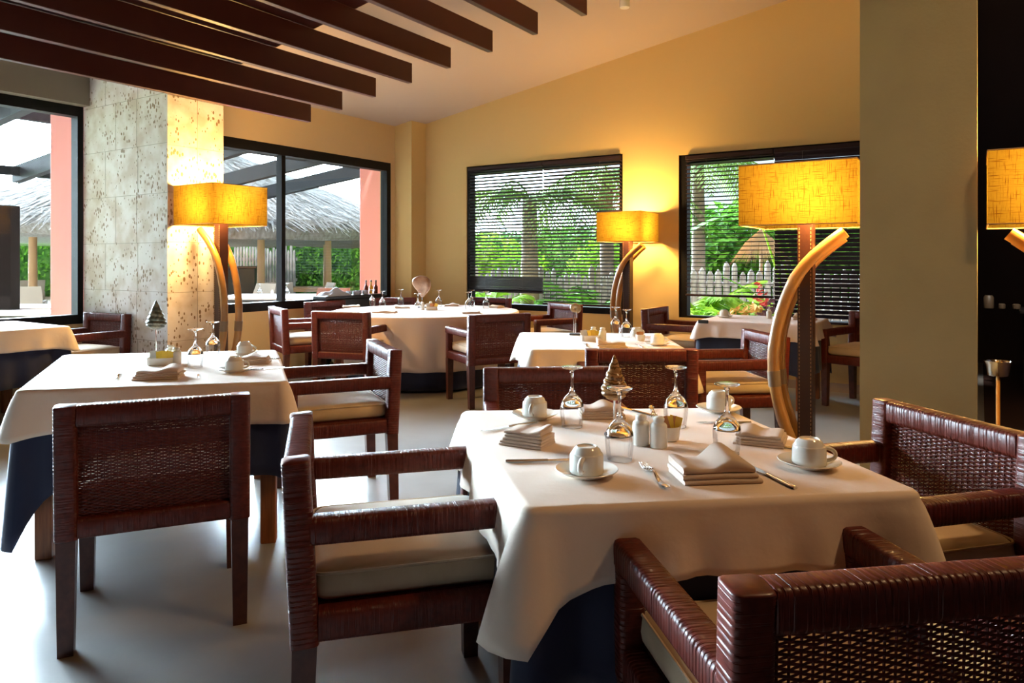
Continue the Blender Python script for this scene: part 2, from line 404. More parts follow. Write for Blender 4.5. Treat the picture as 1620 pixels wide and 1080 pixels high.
def blind(label, t0, t1, ztop, zbot, tilt, pitch=.043, stack=0, stack_pitch=.02, slatw=.05, u=-.005, group='wooden venetian blinds'):
    e = thing('venetian_blind', label, 'blind', O, ROOM, group)
    g = G(); ct, st = math.cos(tilt) * slatw / 2, math.sin(tilt) * slatw / 2
    z = ztop - .06; zs = []
    while z > zbot + .02 + stack * stack_pitch: zs.append(z); z -= pitch
    for k in range(stack): zs.append(zbot + .02 + k * stack_pitch)
    for z in zs:
        th = .0016
        jz = RND.uniform(-.0015, .0015)
        pr = [(-ct, -st), (0, .003), (ct, st)]
        ring = lambda t: [(t, u + a, z + jz + b + th) for a, b in pr] + [(t, u + a, z + jz + b - th) for a, b in reversed(pr)]
        g.loft([ring(t0), ring(t1)])
    g.build('slats', M['slat'], e, smooth=0)
    G().box(t0, t1, u - .03, u + .03, ztop - .045, ztop, .004).build('head_rail', M['slat'], e, smooth=0)
    G().box(t0, t1, u - .026, u + .026, zbot - .012, zbot + .012, .004).build('bottom_rail', M['slat'], e, smooth=0)
    n = max(2, int((t1 - t0) / .55))
    for k in range(n):
        t = t0 + (t1 - t0) * (k + .5) / n
        for du in (-.027, .027): G().tube([(t, u + du, zbot), (t, u + du, ztop - .02)], .0012, 4).build('ladder_cord', M['cord'], e, smooth=0)
    return e


tm = 2.235
blind('dark wooden blind with bunched lower slats in the window behind the round table', FA[0] + .05, tm - .004, FA[3] - .02, .93, -.33, stack=11, stack_pitch=.017)
blind('dark open wooden blind hanging beside the far floor lamp', tm + .004, FA[1] - .02, FA[3] - .02, .79, -.33)
blind('dark open wooden blind in front of the croton bushes', FB[0] + .09, 5.08, FB[3] - .02, .95, -.13, pitch=.046)
blind('dark closed wooden blind between bamboo lamp and olive column', 5.09, FB[1] - .02, FB[3] - .02, .70, -.85, pitch=.046)


# ------------------------------------------------------------------ ceiling beams
E1 = Vector((-2.024, 7.2, 2.705))
for i in range(8):
    p = E1 + V * (.434 * i) + Vector((0, 0, SL * .434 * i))
    nm = ['first', 'second', 'third', 'fourth', 'fifth', 'sixth', 'seventh', 'eighth'][i]
    o = G().box(0, .05, -9.5, 0, 0, .175, .003).build('ceiling_beam', M['beam'], loc=p, rz=ROOM, smooth=0)
    tag(o, nm + ' maroon ceiling beam counting from the stone pillar', 'beam', 'maroon beams hung under the ceiling', 'thing')
g = G()      # dark deck that carries the beams
ta, tb = 1.33, 5.4; z_ = lambda t: 2.88 + SL * (t - 1.33) + .012
vs = [(t, u, z_(t) + dz) for dz in (0, .06) for u in (-16, -4.175) for t in (ta, tb)]
g.add(vs, [(0, 2, 3, 1), (4, 5, 7, 6), (0, 1, 5, 4), (2, 6, 7, 3), (0, 4, 6, 2), (1, 3, 7, 5)])
tag(g.build('ceiling_deck', M['beam'], loc=O, rz=ROOM, smooth=0), 'dark timber deck carrying the maroon ceiling beams', 'ceiling deck', None, 'structure')
sp = thing('ceiling_spotlight', 'small white spotlight on the sloping ceiling', 'spotlight', (1.0, 6.45, 3.66 + .02), 0)
G().lathe([(.04, -.10), (.045, -.095), (.045, 0), (.02, .02)], 16).build('lamp_housing', M['china'], sp)


# ------------------------------------------------------------------ wicker armchair
def rrect(w, h, r=.012):
    pts = []
    for cx, cy, a0 in ((w / 2 - r, h / 2 - r, 0), (-w / 2 + r, h / 2 - r, 90), (-w / 2 + r, -h / 2 + r, 180), (w / 2 - r, -h / 2 + r, 270)):
        for a in (0, 45, 90): pts.append((cx + r * math.cos(math.radians(a0 + a)), cy + r * math.sin(math.radians(a0 + a))))
    return pts


def wrap(g, p0, p1, side, w, h, pitch=.0042, r=.013):
    """a rail bound with cane: a ring of cane every pitch metres"""
    p0 = Vector(p0); p1 = Vector(p1); ax = (p1 - p0); ln = ax.length; ax.normalize()
    s = Vector(side); s = (s - ax * s.dot(ax)).normalized(); n = ax.cross(s)
    pr = rrect(w, h, r); rings = []
    k = max(2, int(ln / pitch)) * 2
    for i in range(k + 1):
        c = p0 + ax * (ln * i / k)
        d = .0009 if i % 2 else 0.0
        if i in (0, k): d = .004
        tl = RND.uniform(-.0006, .0006)
        rings.append([tuple(c + s * (x * (1 - 2 * d / w)) + n * (y * (1 - 2 * d / h)) + ax * (tl + .0008 * math.sin(x * 60 + i))) for x, y in pr])
    g.loft(rings)


def seat_cushion(e, w=.525, d=.53, z0=.475, z1=.555):
    g = G()
    def ring(ins, z, r):
        a, b = w / 2 - ins, d / 2 - ins; pts = []
        for cx, cy, a0 in ((a - r, b - r, 0), (-a + r, b - r, 90), (-a + r, -b + r, 180), (a - r, -b + r, 270)):
            for q in range(0, 91, 18): pts.append((cx + r * math.cos(math.radians(a0 + q)), cy + r * math.sin(math.radians(a0 + q)) + .012, z))
        return pts
    R = [ring(.02, z0, .03), ring(.004, z0 + .014, .035), ring(0, z0 + .035, .035), ring(.004, z1 - .016, .035), ring(.016, z1 - .003, .035), ring(.05, z1 + .008, .05), ring(.11, z1 + .016, .06), ring(.19, z1 + .02, .05)]
    g.loft(R)
    s = g.build('seat', M['linen'], e, smooth=60)
    pts = ring(.004, z1 - .008, .035); pts.append(pts[0])
    G().tube(pts, .004, 6).build('piping', M['linen'], s)
    return s


def make_chair(label):
    e = thing('wicker_armchair', label, 'armchair')
    lean = lambda z: -.265 - .022 * max(0, z - .39) / .46
    for sx in (-1, 1):
        for sy in (-1, 1):
            g = G(); a, b = .030, .024
            x, y = .277 * sx, .265 * sy
            xb, yb = x, y - (.012 if sy < 0 else 0)
            g.loft([[(xb - b, yb - b, 0), (xb + b, yb - b, 0), (xb + b, yb + b, 0), (xb - b, yb + b, 0)], [(x - a, y - a, .40), (x + a, y - a, .40), (x + a, y + a, .40), (x - a, y + a, .40)]])
            g.build('leg', M['wood'], e, smooth=0)
    g = G()
    for sx in (-1, 1):
        wrap(g, (.277 * sx, lean(.388), .388), (.277 * sx, lean(.85), .848), (1, 0, 0), .072, .070)
    wrap(g, (-.245, lean(.812), .812), (.245, lean(.812), .812), (0, 0, 1), .074, .066)
    wrap(g, (-.245, lean(.42), .424), (.245, lean(.42), .424), (0, 0, 1), .070, .060)
    g.build('back_frame', M['wicker'], e, smooth=50)
    g = G(); n = 24; nx = 2 * n; rows = 56; zt = .782; zb = .452
    for k in range(rows):
        z = zb + (zt - zb) * (k + .5) / rows; yc = lean(z); hh = .0033
        gap = RND.uniform(-.0006, .0006); rings = []
        for i in range(nx + 1):
            x = -.245 + .49 * i / nx
            y = yc + .0045 * math.cos(PI * i / 2 + PI * k) * (1 if i % 2 == 0 else 0)
            sq = 1.0 if i % 2 == 0 else .86
            zz_ = z + gap + RND.uniform(-.0005, .0005)
            rings.append([(x, y - .0018, zz_), (x, y, zz_ + hh * sq), (x, y + .0018, zz_), (x, y, zz_ - hh * sq)])
        g.loft(rings)
    for i in range(n + 1):
        x = -.245 + .49 * i / n
        g.tube([(x, lean(zb - .01), zb - .01), (x, lean(zt + .01), zt + .01)], .0026, 5)
    g.build('woven_back', M['wicker'], e, smooth=60)
    g = G()
    wrap(g, (-.25, .265, .434), (.25, .265, .434), (0, 0, 1), .078, .058)
    for sx in (-1, 1): wrap(g, (.277 * sx, -.235, .434), (.277 * sx, .235, .434), (0, 0, 1), .078, .06)
    g.box(-.25, .25, -.24, .24, .455, .472)
    g.build('seat_frame', M['wicker'], e, smooth=50)
    for sx in (-1, 1):
        g = G()
        wrap(g, (.279 * sx, -.255, .670), (.279 * sx, .298, .670), (1, 0, 0), .066, .068)
        wrap(g, (.279 * sx, .266, .396), (.279 * sx, .266, .645), (1, 0, 0), .062, .060)
        g.build('armrest', M['wicker'], e, smooth=50)
    seat_cushion(e)
    return e


CH = None
def chair(x, y, yaw, label, group='brown wicker armchairs', s=1.0):
    global CH
    if CH is None:
        CH = make_chair(label); CH['group'] = group
        o = CH; o.location = (x, y, 0); o.rotation_euler = (0, 0, math.radians(yaw)); o.scale = (s, s, s)
        return o
    return dup(CH, (x, y, 0), math.radians(yaw), label, group, s)


chair(-1.375, 2.84, 23.6, 'wicker armchair with its back to the viewer at the table with the green shell')
chair(-1.02, 4.16, 113.6, 'wicker armchair facing the green-shell table, near the middle of the room')
chair(-.33, 2.145, -75.2, 'wicker armchair with sunlit beige seat, sideways to the four-goblet table')
chair(.585, 1.435, 9.2, 'wicker armchair cut off by the frame, its loose woven back towards the viewer')
chair(1.12, 2.23, 105, 'wicker armchair in shadow before the olive column, facing the four-goblet table')
chair(.20, 3.07, 184, 'wicker armchair tucked behind the four-goblet table, facing the viewer')
chair(.72, 4.33, 0, 'wicker armchair pushed under the table with the round shell, back to viewer')
chair(1.44, 4.94, 95.7, 'wicker armchair with bright seat between the round-shell table and bamboo lamp')
chair(-1.56, 7.26, -17.5, 'wicker armchair at the round table, back to viewer, beside the green-shell table')
chair(-.24, 6.93, 26, 'wicker armchair at the round table, back to viewer, next to the round-shell table')
chair(-2.2, 7.74, -59.3, 'wicker armchair at the round table, seen from its side by the stone pillar')
chair(-2.03, 8.68, -122.8, 'wicker armchair at the round table with its back against the sliding window')
chair(-1.50, 9.36, -162.5, 'wicker armchair at the round table in front of the corner pilaster')
chair(-.43, 9.42, 147.2, 'wicker armchair at the round table in front of the bunched blind')
chair(.36, 8.2, 120.7, 'wicker armchair at the round table below the open blind, facing sideways')
chair(1.74, 7.46, -122.8, 'wicker armchair at the window table standing next to the far floor lamp')
chair(3.28, 6.68, 129.7, 'wicker armchair half hidden by the olive column at the window table')
chair(-3.92, 6.55, 153, 'wicker armchair in front of the pitted stone pillar')


# ------------------------------------------------------------------ tables and cloths
def skirt(name, m, label, cat, corners, z, hang, corner=(.2, .2, .2, .2), flare=.03, fin=.05, r=.02, wave=.008, nw=5, seed=1, group=None, rc=.05, rows=9):
    """a cloth laid over a four-cornered top: flat top, rounded edge, hanging sides, longer fins at the corners"""
    rr = random.Random(seed); P = [Vector((p[0], p[1], 0)) for p in corners]
    per = []
    for i in range(4):
        a, b = P[i], P[(i + 1) % 4]; d = (b - a); L = d.length; d.normalize(); out = Vector((d.y, -d.x, 0))
        hi = hang[i]; ph = rr.uniform(0, 6)
        prev = hang[i - 1]; nxt = hang[(i + 1) % 4]
        n = 34
        for k in range(n):
            s = rc + (L - 2 * rc) * k / (n - 1)
            dc = min(s, L - s)
            hh = hi
            if s < L / 2: hh = hi + (.5 * (hi + prev) - hi) * math.exp(-s / .1)
            else: hh = hi + (.5 * (hi + nxt) - hi) * math.exp(-(L - s) / .1)
            hh += (corner[i] if s < L / 2 else corner[(i + 1) % 4]) * hh * math.exp(-((dc) / .085) ** 1.3)
            wv = wave * math.sin(2 * PI * nw * s / L + ph) + wave * .6 * math.sin(2 * PI * (nw * 1.7) * s / L + ph * 2)
            env = min(1, dc / .12)
            per.append((a + d * s, out, hh, flare + fin * (.4 + 2 * (corner[i] if s < L / 2 else corner[(i + 1) % 4])) * math.exp(-(dc / .06) ** 2) - .012 * math.exp(-((dc - .13) / .05) ** 2), wv * env))
        # rounded corner
        c = P[(i + 1) % 4]; d2 = (P[(i + 2) % 4] - c).normalized(); o2 = Vector((d2.y, -d2.x, 0))
        hc = .5 * (hi + nxt)
        cen = c - d * rc + d2 * rc
        for q in (.2, .4, .6, .8):
            o3 = (out * math.cos(q * PI / 2) + o2 * math.sin(q * PI / 2)).normalized()
            cc = cen + o3 * rc * (1.0 + .12 * math.sin(q * PI))
            per.append((cc, o3, hc * (1 + corner[(i + 1) % 4]), flare + fin * (.4 + 2 * corner[(i + 1) % 4]), 0))
    rings = []
    def lay(f): rings.append([f(*x) for x in per])
    lay(lambda p, o, h, fl, wv: tuple(p - o * r + Vector((0, 0, z))))
    for a in (25, 50, 75): 
        sn, cs = math.sin(math.radians(a)), math.cos(math.radians(a))
        lay(lambda p, o, h, fl, wv: tuple(p - o * r * (1 - sn) + Vector((0, 0, z - r * (1 - cs)))))
    for k in range(rows):
        f = k / (rows - 1)
        lay(lambda p, o, h, fl, wv: tuple(p + o * (fl * f ** .8 + wv * f) + Vector((0, 0, z - r - (h - r) * f))))
    g = G(); g.loft(rings, cap0=True, cap1=False)
    o = g.build(name, m, smooth=180)
    sm = o.modifiers.new('thickness', 'SOLIDIFY'); sm.thickness = .0016; sm.offset = -1
    return tag(o, label, cat, group)


def table(corners, z, label, leg_mat, group='square dining tables', inset=.10, leg=.07):
    P = [Vector((p[0], p[1], 0)) for p in corners]; c = sum(P, Vector()) / 4
    e = thing('dining_table', label, 'table', tuple(c), 0, group)
    q = [(p - c) * .945 for p in P]
    g = G(); g.loft([[(p.x, p.y, z - .055) for p in q], [(p.x, p.y, z - .022) for p in q]]); g.build('tabletop', M['oak'], e, smooth=0)
    ang = math.atan2((P[1] - P[0]).y, (P[1] - P[0]).x)
    for p in P:
        v = (p - c); v = v - v.normalized() * inset * 1.414
        a = leg / 2
        lg = G().box(-a, a, -a, a, 0, z - .055, .004).build('leg', leg_mat, e, (v.x, v.y, 0), ang, smooth=0)
    return e


def inset(corners, d):
    P = [Vector((p[0], p[1], 0)) for p in corners]; c = sum(P, Vector()) / 4
    return [tuple((p - (p - c).normalized() * d * 1.3))[:2] for p in P]


ZT = .775
T1 = [hp(826, 806, ZT), hp(1468, 778, ZT), hp(1146, 643, ZT), hp(727, 648, ZT)]
T2 = [hp(22, 618, ZT), hp(458, 603, ZT), hp(438, 552.5, ZT), hp(98, 560.5, ZT)]
T3 = [hp(838, 553, ZT), hp(1092, 554, ZT), hp(1046, 527, ZT), hp(821, 525, ZT)]
T4 = [(1.745, 6.9), (2.61, 6.34), (3.10, 7.10), (2.23, 7.66)]
c5 = Vector((-3.63, 6.0, 0)); T5 = [tuple((c5 - U * 1.05 - V * 1.02))[:2], tuple((c5 - U * 1.05))[:2], tuple(c5)[:2], tuple((c5 - V * 1.02))[:2]]
T5 = [T5[0], T5[1], T5[2], T5[3]]

for cs, z, nm, hg, navy, cm, seed, kw in (
        (T1, ZT, 'four-goblet', (.165, .16, .17, .19), .40, 'cloth', 5, dict(corner=(.62, .12, .2, .2))),
        (T2, ZT, 'green-shell', (.19, .17, .17, .17), .42, 'cloth', 6, dict(corner=(.2, .05, .15, .2))),
        (T3, ZT, 'round-shell', (.19, .17, .17, .18), .42, 'cloth', 7, dict(corner=(.3, .45, .2, .3))),
        (T4, ZT, 'window', (.15, .15, .15, .15), .44, 'cloth2', 8, {}),
        (T5, .80, 'stone-pillar', (.17, .17, .17, .17), .45, 'cloth', 9, {})):
    lab = {'four-goblet': ('square table under pale cloth, set with four upturned goblets', 'pale cloth on the table with four upturned goblets', 'navy cloth under the cover of the four-goblet table'),
           'green-shell': ('square table with orange wooden legs holding the green shell', 'pale cloth on the table holding the green shell', 'navy cloth hanging low on the table holding the green shell'),
           'round-shell': ('square table holding the round spiral shell', 'pale cloth on the table holding the round spiral shell', 'navy cloth under the cover of the round-shell table'),
           'window': ('square window table under rose cloth behind the bamboo lamp', 'rose cloth with a black clip on the window table', 'navy cloth under the rose cover of the window table'),
           'stone-pillar': ('square table by the window next to the stone pillar', 'pale cloth on the table by the grass-strip window', 'navy cloth under the cover of the table by the grass-strip window')}[nm]
    table(cs, z, lab[0], M['oak'])
    skirt('undercloth', M['navy'], lab[2], 'tablecloth', inset(cs, .008), z - .004, (navy,) * 4, corner=(.2,) * 4 if nm != 'green-shell' else (.62, .05, .1, .2), flare=.012, fin=.03, wave=.014, nw=4, seed=seed + 20, group='navy undercloths')
    skirt('tablecloth', M[cm], lab[1], 'tablecloth', cs, z, hg, seed=seed, group='square table covers', flare=.028, **kw)

# round banquet table
RC = (-.98, 8.25); RR = 1.06
e = thing('round_table', 'big round banquet table set with eight goblets', 'table', (*RC, 0))
G().lathe([(RR - .09, .72), (RR - .08, .725), (RR - .08, .748), (RR - .09, .752)], 48).build('tabletop', M['oak'], e)
for k in range(4):
    a = PI / 4 + k * PI / 2
    G().box(-.035, .035, -.035, .035, 0, .72, .004).build('leg', M['oak'], e, (.62 * math.cos(a), .62 * math.sin(a), 0), a, smooth=0)


def round_cloth(name, m, label, R, z, z0, amp, nf, seed, flare):
    n = 180; rings = []
    def ring(f): rings.append([f(2 * PI * i / n) for i in range(n)])
    rr = random.Random(seed); ph = [rr.uniform(0, 6) for _ in range(4)]
    fold = lambda a: math.sin(nf * a + ph[0]) + .5 * math.sin((nf * 1.0 + 5) * a + ph[1]) + .4 * math.sin((nf + 11) * a + ph[2])
    for rf in (.3, .8): ring(lambda a: (RC[0] + (R - .02) * rf * math.cos(a), RC[1] + (R - .02) * rf * math.sin(a), z))
    for q in (0, 30, 60, 90):
        s, c = math.sin(math.radians(q)), math.cos(math.radians(q))
        ring(lambda a: (RC[0] + (R - .02 + .02 * s) * math.cos(a), RC[1] + (R - .02 + .02 * s) * math.sin(a), z - .02 * (1 - c)))
    for k in range(1, 11):
        f = k / 10
        ring(lambda a: (RC[0] + (R + flare * f + amp * f ** .7 * fold(a)) * math.cos(a), RC[1] + (R + flare * f + amp * f ** .7 * fold(a)) * math.sin(a), z - .02 - (z - .02 - z0) * f))
    g = G(); g.loft(rings, True, False); o = g.build(name, m, smooth=180)
    sm = o.modifiers.new('thickness', 'SOLIDIFY'); sm.thickness = .0016; sm.offset = -1
    return tag(o, label, 'tablecloth')


round_cloth('undercloth', M['navy'], 'navy floor-length cloth under the round table cover', RR - .02, .768, .02, .012, 23, 4, -.12)
round_cloth('tablecloth', M['cloth2'], 'pale cloth falling in folds from the round table', RR, .775, .22, .016, 21, 3, -.05)
# dark clip on the rose cloth
G().box(-.05, .05, -.006, .006, -.028, .004, .005).build('tablecloth_clip', M['black'], loc=(1.80, 6.845, ZT + .002), rz=ROOM)
tag(bpy.data.objects['tablecloth_clip'], 'black clip holding the rose cloth at the table corner', 'clip')


# ------------------------------------------------------------------ floor lamps
def floor_lamp(label, u, t, z0, z1, side, mirror, post_w=.075, out=None):
    """square linen shade on a leather post, two bent bamboo canes bowed to one side"""
    e = thing('floor_lamp', label, 'floor lamp', room(u, t), ROOM, 'bamboo floor lamps with square linen shades')
    h = side / 2; g = G(); th = .003
    oq = [(-h, -h), (h, -h), (h, h), (-h, h)]; iq = [(x * (1 - th / h), y * (1 - th / h)) for x, y in oq]
    # four thin walls, open at top and bottom
    for i in range(4):
        j = (i + 1) % 4
        a, b, c, d = oq[i], oq[j], iq[j], iq[i]
        g.add([(a[0], a[1], z0), (b[0], b[1], z0), (b[0], b[1], z1), (a[0], a[1], z1)], [(0, 1, 2, 3)])
    sh = g.build('lamp_shade', M['shade'], e, smooth=0)
    for z in (z0, z1):
        g = G()
        for i in range(4):
            j = (i + 1) % 4; g.tube([(*oq[i], z), (*oq[j], z)], .003, 6)
        g.build('shade_trim', M['stitch'], sh)
    a = post_w / 2
    g = G(); g.loft([[(-a, -a, .03), (a, -a, .03), (a, a, .03), (-a, a, .03)], [(-a, -a, z0 + .02), (a, -a, z0 + .02), (a, a, z0 + .02), (-a, a, z0 + .02)]])
    po = g.build('post', M['leather'], e, smooth=0)
    g = G()
    z = .06
    while z < z0 - .01:
        for sx in (-1, 1):
            g.box(sx * (a - .009) - .0016, sx * (a - .009) + .0016, -a - .0015, -a + .001, z, z + .012)
        z += .02
    g.build('stitching', M['stitch'], po, smooth=0)
    G().box(-.16, .16, -.16, .16, 0, .03, .006).build('base', M['wood'], e, smooth=0)
    for k, dy in enumerate((-a - .032, a + .032)):
        pts = []; n = 30
        for i in range(n + 1):
            f = i / n
            zz_ = .27 + (z0 - .035 - .27) * f - k * .02 * f
            q = (zz_ - .80 * z0 / 1.52) / (.53 * z0 / 1.52); x = -(out or .155) * (1 - q * q)
            if q > 1: x *= 1.9
            pts.append((mirror * x, dy, zz_))
        # smooth the path
        for _ in range(6):
            pts = [pts[0]] + [tuple((Vector(pts[i - 1]) + Vector(pts[i]) * 2 + Vector(pts[i + 1])) / 4) for i in range(1, n)] + [pts[-1]]
        g = G(); rad = [.031] * (n + 1)
        for i in range(n + 1):
            if i % 9 == 6: rad[i] = .0335
        g.tube(pts, rad, 12, up=(0, 1, 0))
        cane = g.build('bamboo_cane', M['bamboo'], e, smooth=60)
        mid = pts[int(n * .36)]; m2 = pts[int(n * .36) + 2]
        G().tube([mid, m2], .0345, 12, up=(0, 1, 0)).build('binding', M['binding'], cane, smooth=60)
    zb = (z0 + z1) / 2
    G().lathe([(.008, -.06), (.03, -.03), (.035, 0), (.025, .03), (.004, .045)], 14, (0, 0, zb)).build('bulb', M['bulb'], e)
    ld = bpy.data.lights.new('lamp_light', 'POINT'); ld.energy = LAMP_W; ld.color = (1, .60, .18); ld.shadow_soft_size = .06
    lo = bpy.data.objects.new('lamp_light', ld); COL.objects.link(lo); lo.parent = e; lo.location = (.0, .0, zb + .06)
    ld2 = bpy.data.lights.new('lamp_light', 'POINT'); ld2.energy = LAMP_W * .6; ld2.color = (1, .60, .18); ld2.shadow_soft_size = .06
    lo = bpy.data.objects.new('lamp_light', ld2); COL.objects.link(lo); lo.parent = e; lo.location = (.09, -.09, zb - .05)
    return e


LAMP_W = 55
floor_lamp('bamboo floor lamp standing against the olive column', -3.96, 6.16, 1.52, 1.828, .555, 1)
floor_lamp('bamboo floor lamp glowing between the two garden windows', -.317, 3.54, 1.554, 1.885, .53, 1, .09)
# beside the stone pillar: near shade corner stands out from the pillar face
cl = Vector((-2.554, 6.25, 0)); cu, ct = (cl - O).dot(U), (cl - O).dot(V)
floor_lamp('bamboo floor lamp lighting the side of the stone pillar', cu + .20, max(ct - .28, PIL[1] + .285) , 1.655, 2.0, .56, -1, .085)
floor_lamp('bamboo floor lamp cut off by the frame beyond the olive column', -4.06, 7.235, 1.495, 1.808, .555, -1)


# ------------------------------------------------------------------ tableware
KIT = {}
def glass(label, x, y, z, group, s=1.0):
    """upturned wine goblet"""
    if 'goblet' not in KIT:
        e = thing('wine_glass', label, 'wine glass', (x, y, z), 0, group)
        prof = [(.0345, 0), (.0365, .012), (.0395, .035), (.0415, .055), (.0412, .066), (.0385, .078), (.0325, .091), (.023, .103), (.0125, .113)]
        g = G(); g.lathe(prof, 28, cap0=False, cap1=False); g.build('bowl', M['bowl'], e, smooth=180)
        g = G(); g.lathe([(.0008, .1010), (.016, .0960), (.028, .0850), (.0365, .0730), (.0390, .0700), (.0398, .0735), (.0375, .0815), (.0322, .0915), (.0236, .1035), (.0128, .1135), (.0072, .125), (.0046, .14), (.0041, .16), (.0046, .18), (.0085, .191), (.0015, .1912)], 20, cap0=False)
        g.build('stem', M['glass'], e, smooth=180)
        g = G(); g.lathe([(.0055, .1905), (.013, .1945), (.030, .198), (.0365, .2015), (.0368, .2035), (.0355, .2045), (.012, .2035), (.002, .203)], 28)
        g.build('foot', M['glass'], e, smooth=70)
        G().tube([(.0345 * math.cos(2 * PI * i / 28), .0345 * math.sin(2 * PI * i / 28), .001) for i in range(29)], .0010, 6).build('rim', M['glass'], e, smooth=180)
        KIT['goblet'] = e; e.scale = (s,) * 3
        return e
    return dup(KIT['goblet'], (x, y, z), 0, label, group, s)


def saucer(label, x, y, z, group):
    if 'saucer' not in KIT:
        g = G(); g.lathe([(.002, .004), (.036, .0035), (.040, .0), (.044, .0), (.046, .004), (.066, .010), (.081, .0175), (.083, .019), (.0815, .0205), (.064, .0145), (.045, .009), (.043, .0075), (.002, .0075)], 40)
        o = g.build('saucer', M['china'], smooth=60); KIT['saucer'] = o
        o.location = (x, y, z); return tag(o, label, 'saucer', group)
    return dup(KIT['saucer'], (x, y, z), 0, label, group)


def cup(label, x, y, z, rz, group):
    """stackable coffee cup turned upside down"""
    if 'cup' not in KIT:
        g = G(); g.lathe([(.0435, 0), (.0448, .002), (.0445, .012), (.0440, .044), (.0425, .049), (.0395, .0505), (.0385, .052), (.0355, .060), (.0285, .0665), (.0265, .0685), (.0245, .0685), (.0235, .0655), (.001, .0645)], 40, cap0=False)
        g.lathe([(.0435, 0), (.0415, .002), (.0410, .044), (.035, .056), (.001, .062)], 40, cap0=False)
        o = g.build('coffee_cup', M['china'], smooth=40); KIT['cup'] = o
        pts = []
        for i in range(15):
            a = -PI * .52 + PI * 1.04 * i / 14
            pts.append((.042 + .026 * math.cos(a), 0, .027 + .017 * math.sin(a)))
        G().tube(pts, .0055, 10, up=(0, 1, 0), flat=1.3).build('handle', M['china'], o, smooth=60)
        o.location = (x, y, z); o.rotation_euler = (0, 0, rz); return tag(o, label, 'coffee cup', group)
    return dup(KIT['cup'], (x, y, z), rz, label, group)


def cup_on_saucer(px, py, rz, z, where, gc='upturned coffee cups', gs='saucers under the cups', pt=None):
    x, y = pt if pt else hp(px, py, z)
    saucer('white saucer ' + where, x, y, z, gs)
    cup('upturned white coffee cup ' + where, x, y, z + .0098, math.radians(rz), gc)


def napkin(label, x, y, z, rz, w=.20, d=.12, layers=4, seed=1, hgt=.010, wave=.012, group='folded taupe napkins'):
    """folded cloth napkin: rounded folds at the front, the top fold lifting in a wave"""
    rr = random.Random(seed); g = G(); zz_ = 0.0
    for k in range(layers):
        ww = w * (1 - .035 * k) * rr.uniform(.97, 1.0); dd = d * (1 - .04 * k); n = 22; ox = rr.uniform(-.006, .006) ; oy = rr.uniform(-.003, .003) + .002 * k
        top = k == layers - 1; rings = []
        for i in range(n + 1):
            f = i / n; xx = -ww / 2 + ww * f
            lift = (wave * (.55 * math.sin(PI * 1.5 * f + seed) + .45 * math.sin(PI * 3.1 * f + seed * 1.7) + .5) if top else wave * .12 * math.sin(PI * 2 * f + seed + k))
            lift = max(0.0, lift)
            hh = hgt * (.82 if i in (0, n) else 1.0)
            pr = []
            for (yy, a) in ((-dd / 2, 0), (-dd / 2 - hh * .30, .25), (-dd / 2 - hh * .42, .5), (-dd / 2 - hh * .30, .78), (-dd / 2 + .004, 1.0), (0, 1.05), (dd / 2, 1.0), (dd / 2 + .002, .5), (dd / 2, 0)):
                bk = lift * (1.0 if yy > 0 else .55)
                pr.append((xx + ox, yy + oy, zz_ + hh * a + bk * (1 if a > .4 or top else 0) * (a if not top else (.15 + .85 * a))))
            rings.append(pr)
        g.loft(rings); zz_ += hgt * .98
    o = g.build('folded_napkin', M['napkin'], loc=(x, y, z), rz=math.radians(rz), smooth=60)
    return tag(o, label, 'napkin', group)


def fork(label, x, y, z, rz, group='dinner forks', s=1.12):
    if 'fork' not in KIT:
        g = G(); n = 18; rings = []
        for i in range(n + 1):      # along -y handle end .. +y head
            f = i / n; yy = -.10 + .145 * f
            w = .0105 - .0075 * min(1, f * 1.4) if f < .7 else .003 + .0085 * ((f - .7) / .3) ** 1.5
            if f < .06: w *= .6
            h = .002 + .010 * math.exp(-((f - .72) / .16) ** 2) + (.004 * math.exp(-((f - .08) / .2) ** 2))
            t = .0011
            rings.append([(-w, yy, h), (-w * .6, yy, h + t), (w * .6, yy, h + t), (w, yy, h), (w * .6, yy, h - t), (-w * .6, yy, h - t)])
        g.loft(rings)
        for k in range(4):
            x0 = -.0093 + .0062 * k
            g.tube([(x0, .043, .0065), (x0, .055, .0035), (x0, .075, .0030), (x0 * .95, .096, .0075)], [.0017, .0016, .0014, .0008], 6)
        o = g.build('fork', M['steel'], smooth=60); KIT['fork'] = o
        o.location = (x, y, z); o.rotation_euler = (0, 0, math.radians(rz)); o.scale = (s,) * 3; return tag(o, label, 'fork', group)
    return dup(KIT['fork'], (x, y, z), math.radians(rz), label, group, s)


def knife(label, x, y, z, rz, group='dinner knives', s=1.08):
    if 'knife' not in KIT:
        g = G(); rings = []; n = 12
        for i in range(n + 1):
            f = i / n; yy = -.105 + .11 * f; w = .0085 - .0025 * f if f > .05 else .006; t = .003
            rings.append([(-w, yy, .0036), (-w * .5, yy, .0036 + t), (w * .5, yy, .0036 + t), (w, yy, .0036), (w * .5, yy, .0008), (-w * .5, yy, .0008)])
        g.loft(rings); o = g.build('knife', M['steel'], smooth=60)
        g = G(); rings = []
        for i in range(n + 1):
            f = i / n; yy = .003 + .105 * f
            w = .006 + .0035 * math.sin(PI * min(1, f * 1.1)) ; w = w if f < .85 else w * (1 - (f - .85) / .17)
            rings.append([(-w, yy, .0026), (-w, yy, .0042), (w, yy, .0036), (w, yy, .0032)])
        g.loft(rings); g.build('blade', M['steel'], o, smooth=30)
        KIT['knife'] = o; o.location = (x, y, z); o.rotation_euler = (0, 0, math.radians(rz)); o.scale = (s,) * 3; return tag(o, label, 'knife', group)
    return dup(KIT['knife'], (x, y, z), math.radians(rz), label, group, s)


